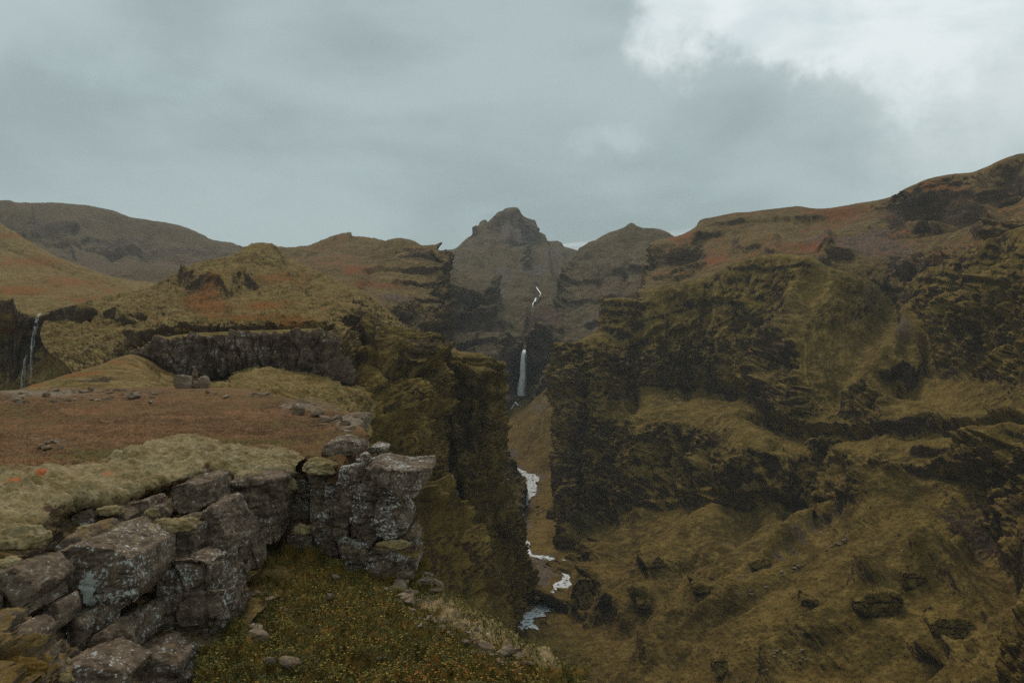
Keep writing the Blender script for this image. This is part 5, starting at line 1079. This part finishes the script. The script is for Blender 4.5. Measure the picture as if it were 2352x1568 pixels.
fall_m = water_mat('falling_water', .36, dark=(.80, .84, .84), scale=.9, stretch=(1, 1, .10), alpha=(.12, .30))
veil_m = water_mat('thin_falling_water', .45, dark=(.30, .33, .32), scale=2.2, stretch=(1, 1, .06), alpha=(.42, .75))
def front(u, v, out=1.0):
    p = GND.near(u, v, 14)
    k = (p.y-out)/p.y
    return (p.x*k, p.y*k, CZ+(p.z-CZ)*k)
fw = empty('waterfall', W(1197, 912, 700), 'tall white waterfall dropping into the dark alcove at the canyon head', 'waterfall')
def strand(parent, pts, w, mat, name='water_strand', seed=0, n=120):
    o = ribbon(name, pts, w, mat, n=n, wob=.5, seed=seed); o.location = Vector(o.location)-Vector(parent.location); o.parent = parent; return o
fd = min(front(u, v, 2)[1] for u, v in ((1203, 812), (1201, 830), (1200, 850), (1198, 880), (1196, 905)))-5
strand(fw, [W(1204, 803, fd+8), W(1203, 808, fd+3), W(1201, 820, fd+1), W(1200, 850, fd), W(1198, 880, fd), W(1196, 909, fd)], [2.2, 3, 4, 4.6, 5.2, 5.8], fall_m)
strand(fw, [W(1206, 806, fd+4), W(1208, 815, fd+2), W(1207, 850, fd+1), W(1207, 895, fd+1), W(1206, 908, fd+1)], [1, 1.6, 1.8, 2, 2.4], veil_m, name='thin_veil', seed=4)
cs = empty('cascade', Vector(front(1226, 702)), 'thin white cascade high on the slope below the peak', 'waterfall')
strand(cs, [front(1231, 656), front(1234, 660), front(1236, 668), front(1237, 674)], [.9, 1.2, 1.3, 1.2], fall_m)
strand(cs, [front(1232, 678), front(1231, 684), front(1230, 690)], [1.4, 1.4, 1.2], fall_m, name='lower_step', seed=2)
strand(cs, [front(1228, 690), front(1226, 697), front(1224, 704)], [.9, .9, .7], fall_m, seed=3)
rl = empty('rapid', Vector(front(1185, 922)), 'small white rapid just below the tall waterfall', 'waterfall')
strand(rl, [front(1187, 912, 2), front(1184, 918, 2), front(1184, 924, 2), front(1190, 930, 2)], [1.5, 1.3, 1.6, 2], fall_m, name='rapid_water', seed=6)
lf = empty('waterfall', W(62, 895, 219), 'thin veil of water falling over the mossy cliff beside the orange slope', 'waterfall')
LFD = 214.0
strand(lf, [W(92, 719, 219), W(88, 724, 215.5), W(82, 745, LFD), W(76, 775, LFD-.5), W(73, 800, LFD-.5)], [.6, .7, .9, .9, .9], veil_m, seed=1)
strand(lf, [W(73, 796, LFD-.6), W(72, 830, LFD-.8), W(71, 860, LFD-.8), W(69, 893, LFD-.8)], [.6, .5, .5, .8], veil_m, seed=2)
strand(lf, [W(71, 798, LFD-.6), W(60, 820, LFD-1), W(54, 850, LFD-1.2), W(50, 893, LFD-1.2)], [.5, .6, .7, 1.0], veil_m, name='side_strand', seed=5)

# ------------------------------------------------------------------ plants: uncountable leaves and blades, one object each
def leaf_mat(name, cols):
    m = bpy.data.materials.new(name); g = G(nodes(m))
    at = g.n('ShaderNodeAttribute', attribute_name='mask'); sp = g.n('ShaderNodeSeparateColor'); g.put(sp.inputs[0], at.outputs['Color'])
    r = g.n('ShaderNodeValToRGB'); g.put(r.inputs[0], sp.outputs[0]); r.color_ramp.interpolation = 'LINEAR'
    el = r.color_ramp.elements
    while len(el) > 1: el.remove(el[-1])
    for i, (t, c) in enumerate(cols):
        e = el[0] if i == 0 else el.new(t); e.position = t; e.color = (*c, 1)
    g.finish(r.outputs[0], .8, .2); return m
def scatter(name, X, n, size, blade, colour, mat, keep, seed, label, cat):
    """n small leaves (blade False) or grass blades on the grid X; colour(u, v, pos, r) -> 0..1"""
    rg = np.random.default_rng(seed); nv, nu, _ = X.shape
    i = rg.integers(0, nv-1, n); j = rg.integers(0, nu-1, n); a, b = rg.random((2, n, 1))
    P = X[i, j]*(1-a)*(1-b)+X[i+1, j]*a*(1-b)+X[i, j+1]*(1-a)*b+X[i+1, j+1]*a*b
    u, v = proj(P); k = keep(u, v, P, rg.random(n)); P, u, v = P[k], u[k], v[k]; n = len(P)
    s = size*rg.uniform(.5, 1.4, n)[:, None]; th = rg.random(n)*6.283
    t = np.stack([np.cos(th), np.sin(th), 0*th], 1)
    up = np.stack([rg.normal(0, .5, n), rg.normal(0, .5, n), np.ones(n)], 1); up /= np.linalg.norm(up, axis=1, keepdims=True)
    if blade:
        V = np.stack([P-t*s*.09, P+t*s*.09, P+up*s], 1).reshape(-1, 3); F = np.arange(3*n).reshape(-1, 3); q = 3
    else:
        c = P+np.array([0, 0, 1])*(s*rg.uniform(.0, 2.2, n)[:, None]); w = np.cross(up, t)
        V = np.stack([c-t*s*.5, c-w*s*.3, c+t*s*.5, c+w*s*.3], 1).reshape(-1, 3); F = np.arange(4*n).reshape(-1, 4); q = 4
    col = np.repeat(colour(u, v, P, rg.random(n)), q)
    o = link_mesh(name, V, F, mat, smooth=False, mask=np.stack([col, col, col, col], 1)); return tag(o, label, cat, kind='stuff')
lm = leaf_mat('autumn_leaves', [(0, (.045, .050, .012)), (.3, (.095, .085, .018)), (.5, (.17, .135, .03)), (.7, (.30, .20, .03)), (.85, (.42, .24, .03)), (1, (.36, .09, .02))])
def lcol(u, v, P, r):
    b = fbm(P/.5, 3)
    y = np.clip(.30+.35*b+.25*(r-.5), 0, .62)
    pop = (r > .74-.3*spots_field(u, v, [(860, 1440, 130, 70, 1), (770, 1500, 90, 40, 1), (700, 1540, 200, 40, .5)])) & (b > -.15)
    y = np.where(pop, .6+.3*((r*37) % 1), y)
    red = spots_field(u, v, [(990, 1560, 90, 20, 1), (1130, 1552, 90, 18, .9)])
    return np.where(r < red*.7, 1.0-.1*((r*91) % 1), y)
def lkeep(u, v, P, r):
    edge = spots_field(u, v, [(985+34*k, 1392+19*k, 60, 24, .93) for k in range(9)])
    return (u > 430) & (u < 1400) & (v < 1640) & (r > edge) & (fbm(P/.35+9, 2) > -.45)
GUi = GX[:, :400]
scatter('dwarf_shrub_leaves', GUi, 140000, .052, False, lcol, lm, lkeep, 1, 'low autumn shrub leaves covering the grass hollow', 'ground cover')
scatter('grass', GUi, 80000, .15, True, lambda u, v, P, r: np.clip(.42+.25*fbm(P/.6, 2)+.2*(r-.5), .1, .7), lm, lkeep, 2, 'short yellowing grass in the hollow below the outcrop', 'grass')
tm = leaf_mat('brown_heath', [(0, (.085, .040, .018)), (.5, (.20, .10, .05)), (1, (.30, .18, .10))])
scatter('turf_blades', PX[40:, 15:395], 40000, .08, True, lambda u, v, P, r: np.clip(.5+.8*fbm(P/2.5, 3)+.3*(r-.5), 0, 1), tm, lambda u, v, P, r: (u > -60) & (fbm(P/1.2, 2) > -.3), 3, 'short brown heath turf on the plateau', 'grass')

# ------------------------------------------------------------------ haze
def haze():
    bm = bmesh.new(); bmesh.ops.create_cube(bm, size=1)
    me = bpy.data.meshes.new('haze'); bm.to_mesh(me); bm.free()
    o = bpy.data.objects.new('haze', me); COL.objects.link(o)
    top, bot = 660.0, -60.0
    o.scale = (9000, 9000, top-bot); o.location = (0, 2000, (top+bot)/2)
    m = bpy.data.materials.new('haze'); nt = nodes(m)
    out = nt.nodes.new('ShaderNodeOutputMaterial'); pv = nt.nodes.new('ShaderNodeVolumePrincipled')
    pv.inputs['Color'].default_value = (.90, .96, .97, 1); pv.inputs['Density'].default_value = HAZE
    nt.links.new(pv.outputs[0], out.inputs['Volume'])
    me.materials.append(m); tag(o, kind='stuff')
HAZE = .00013
haze()
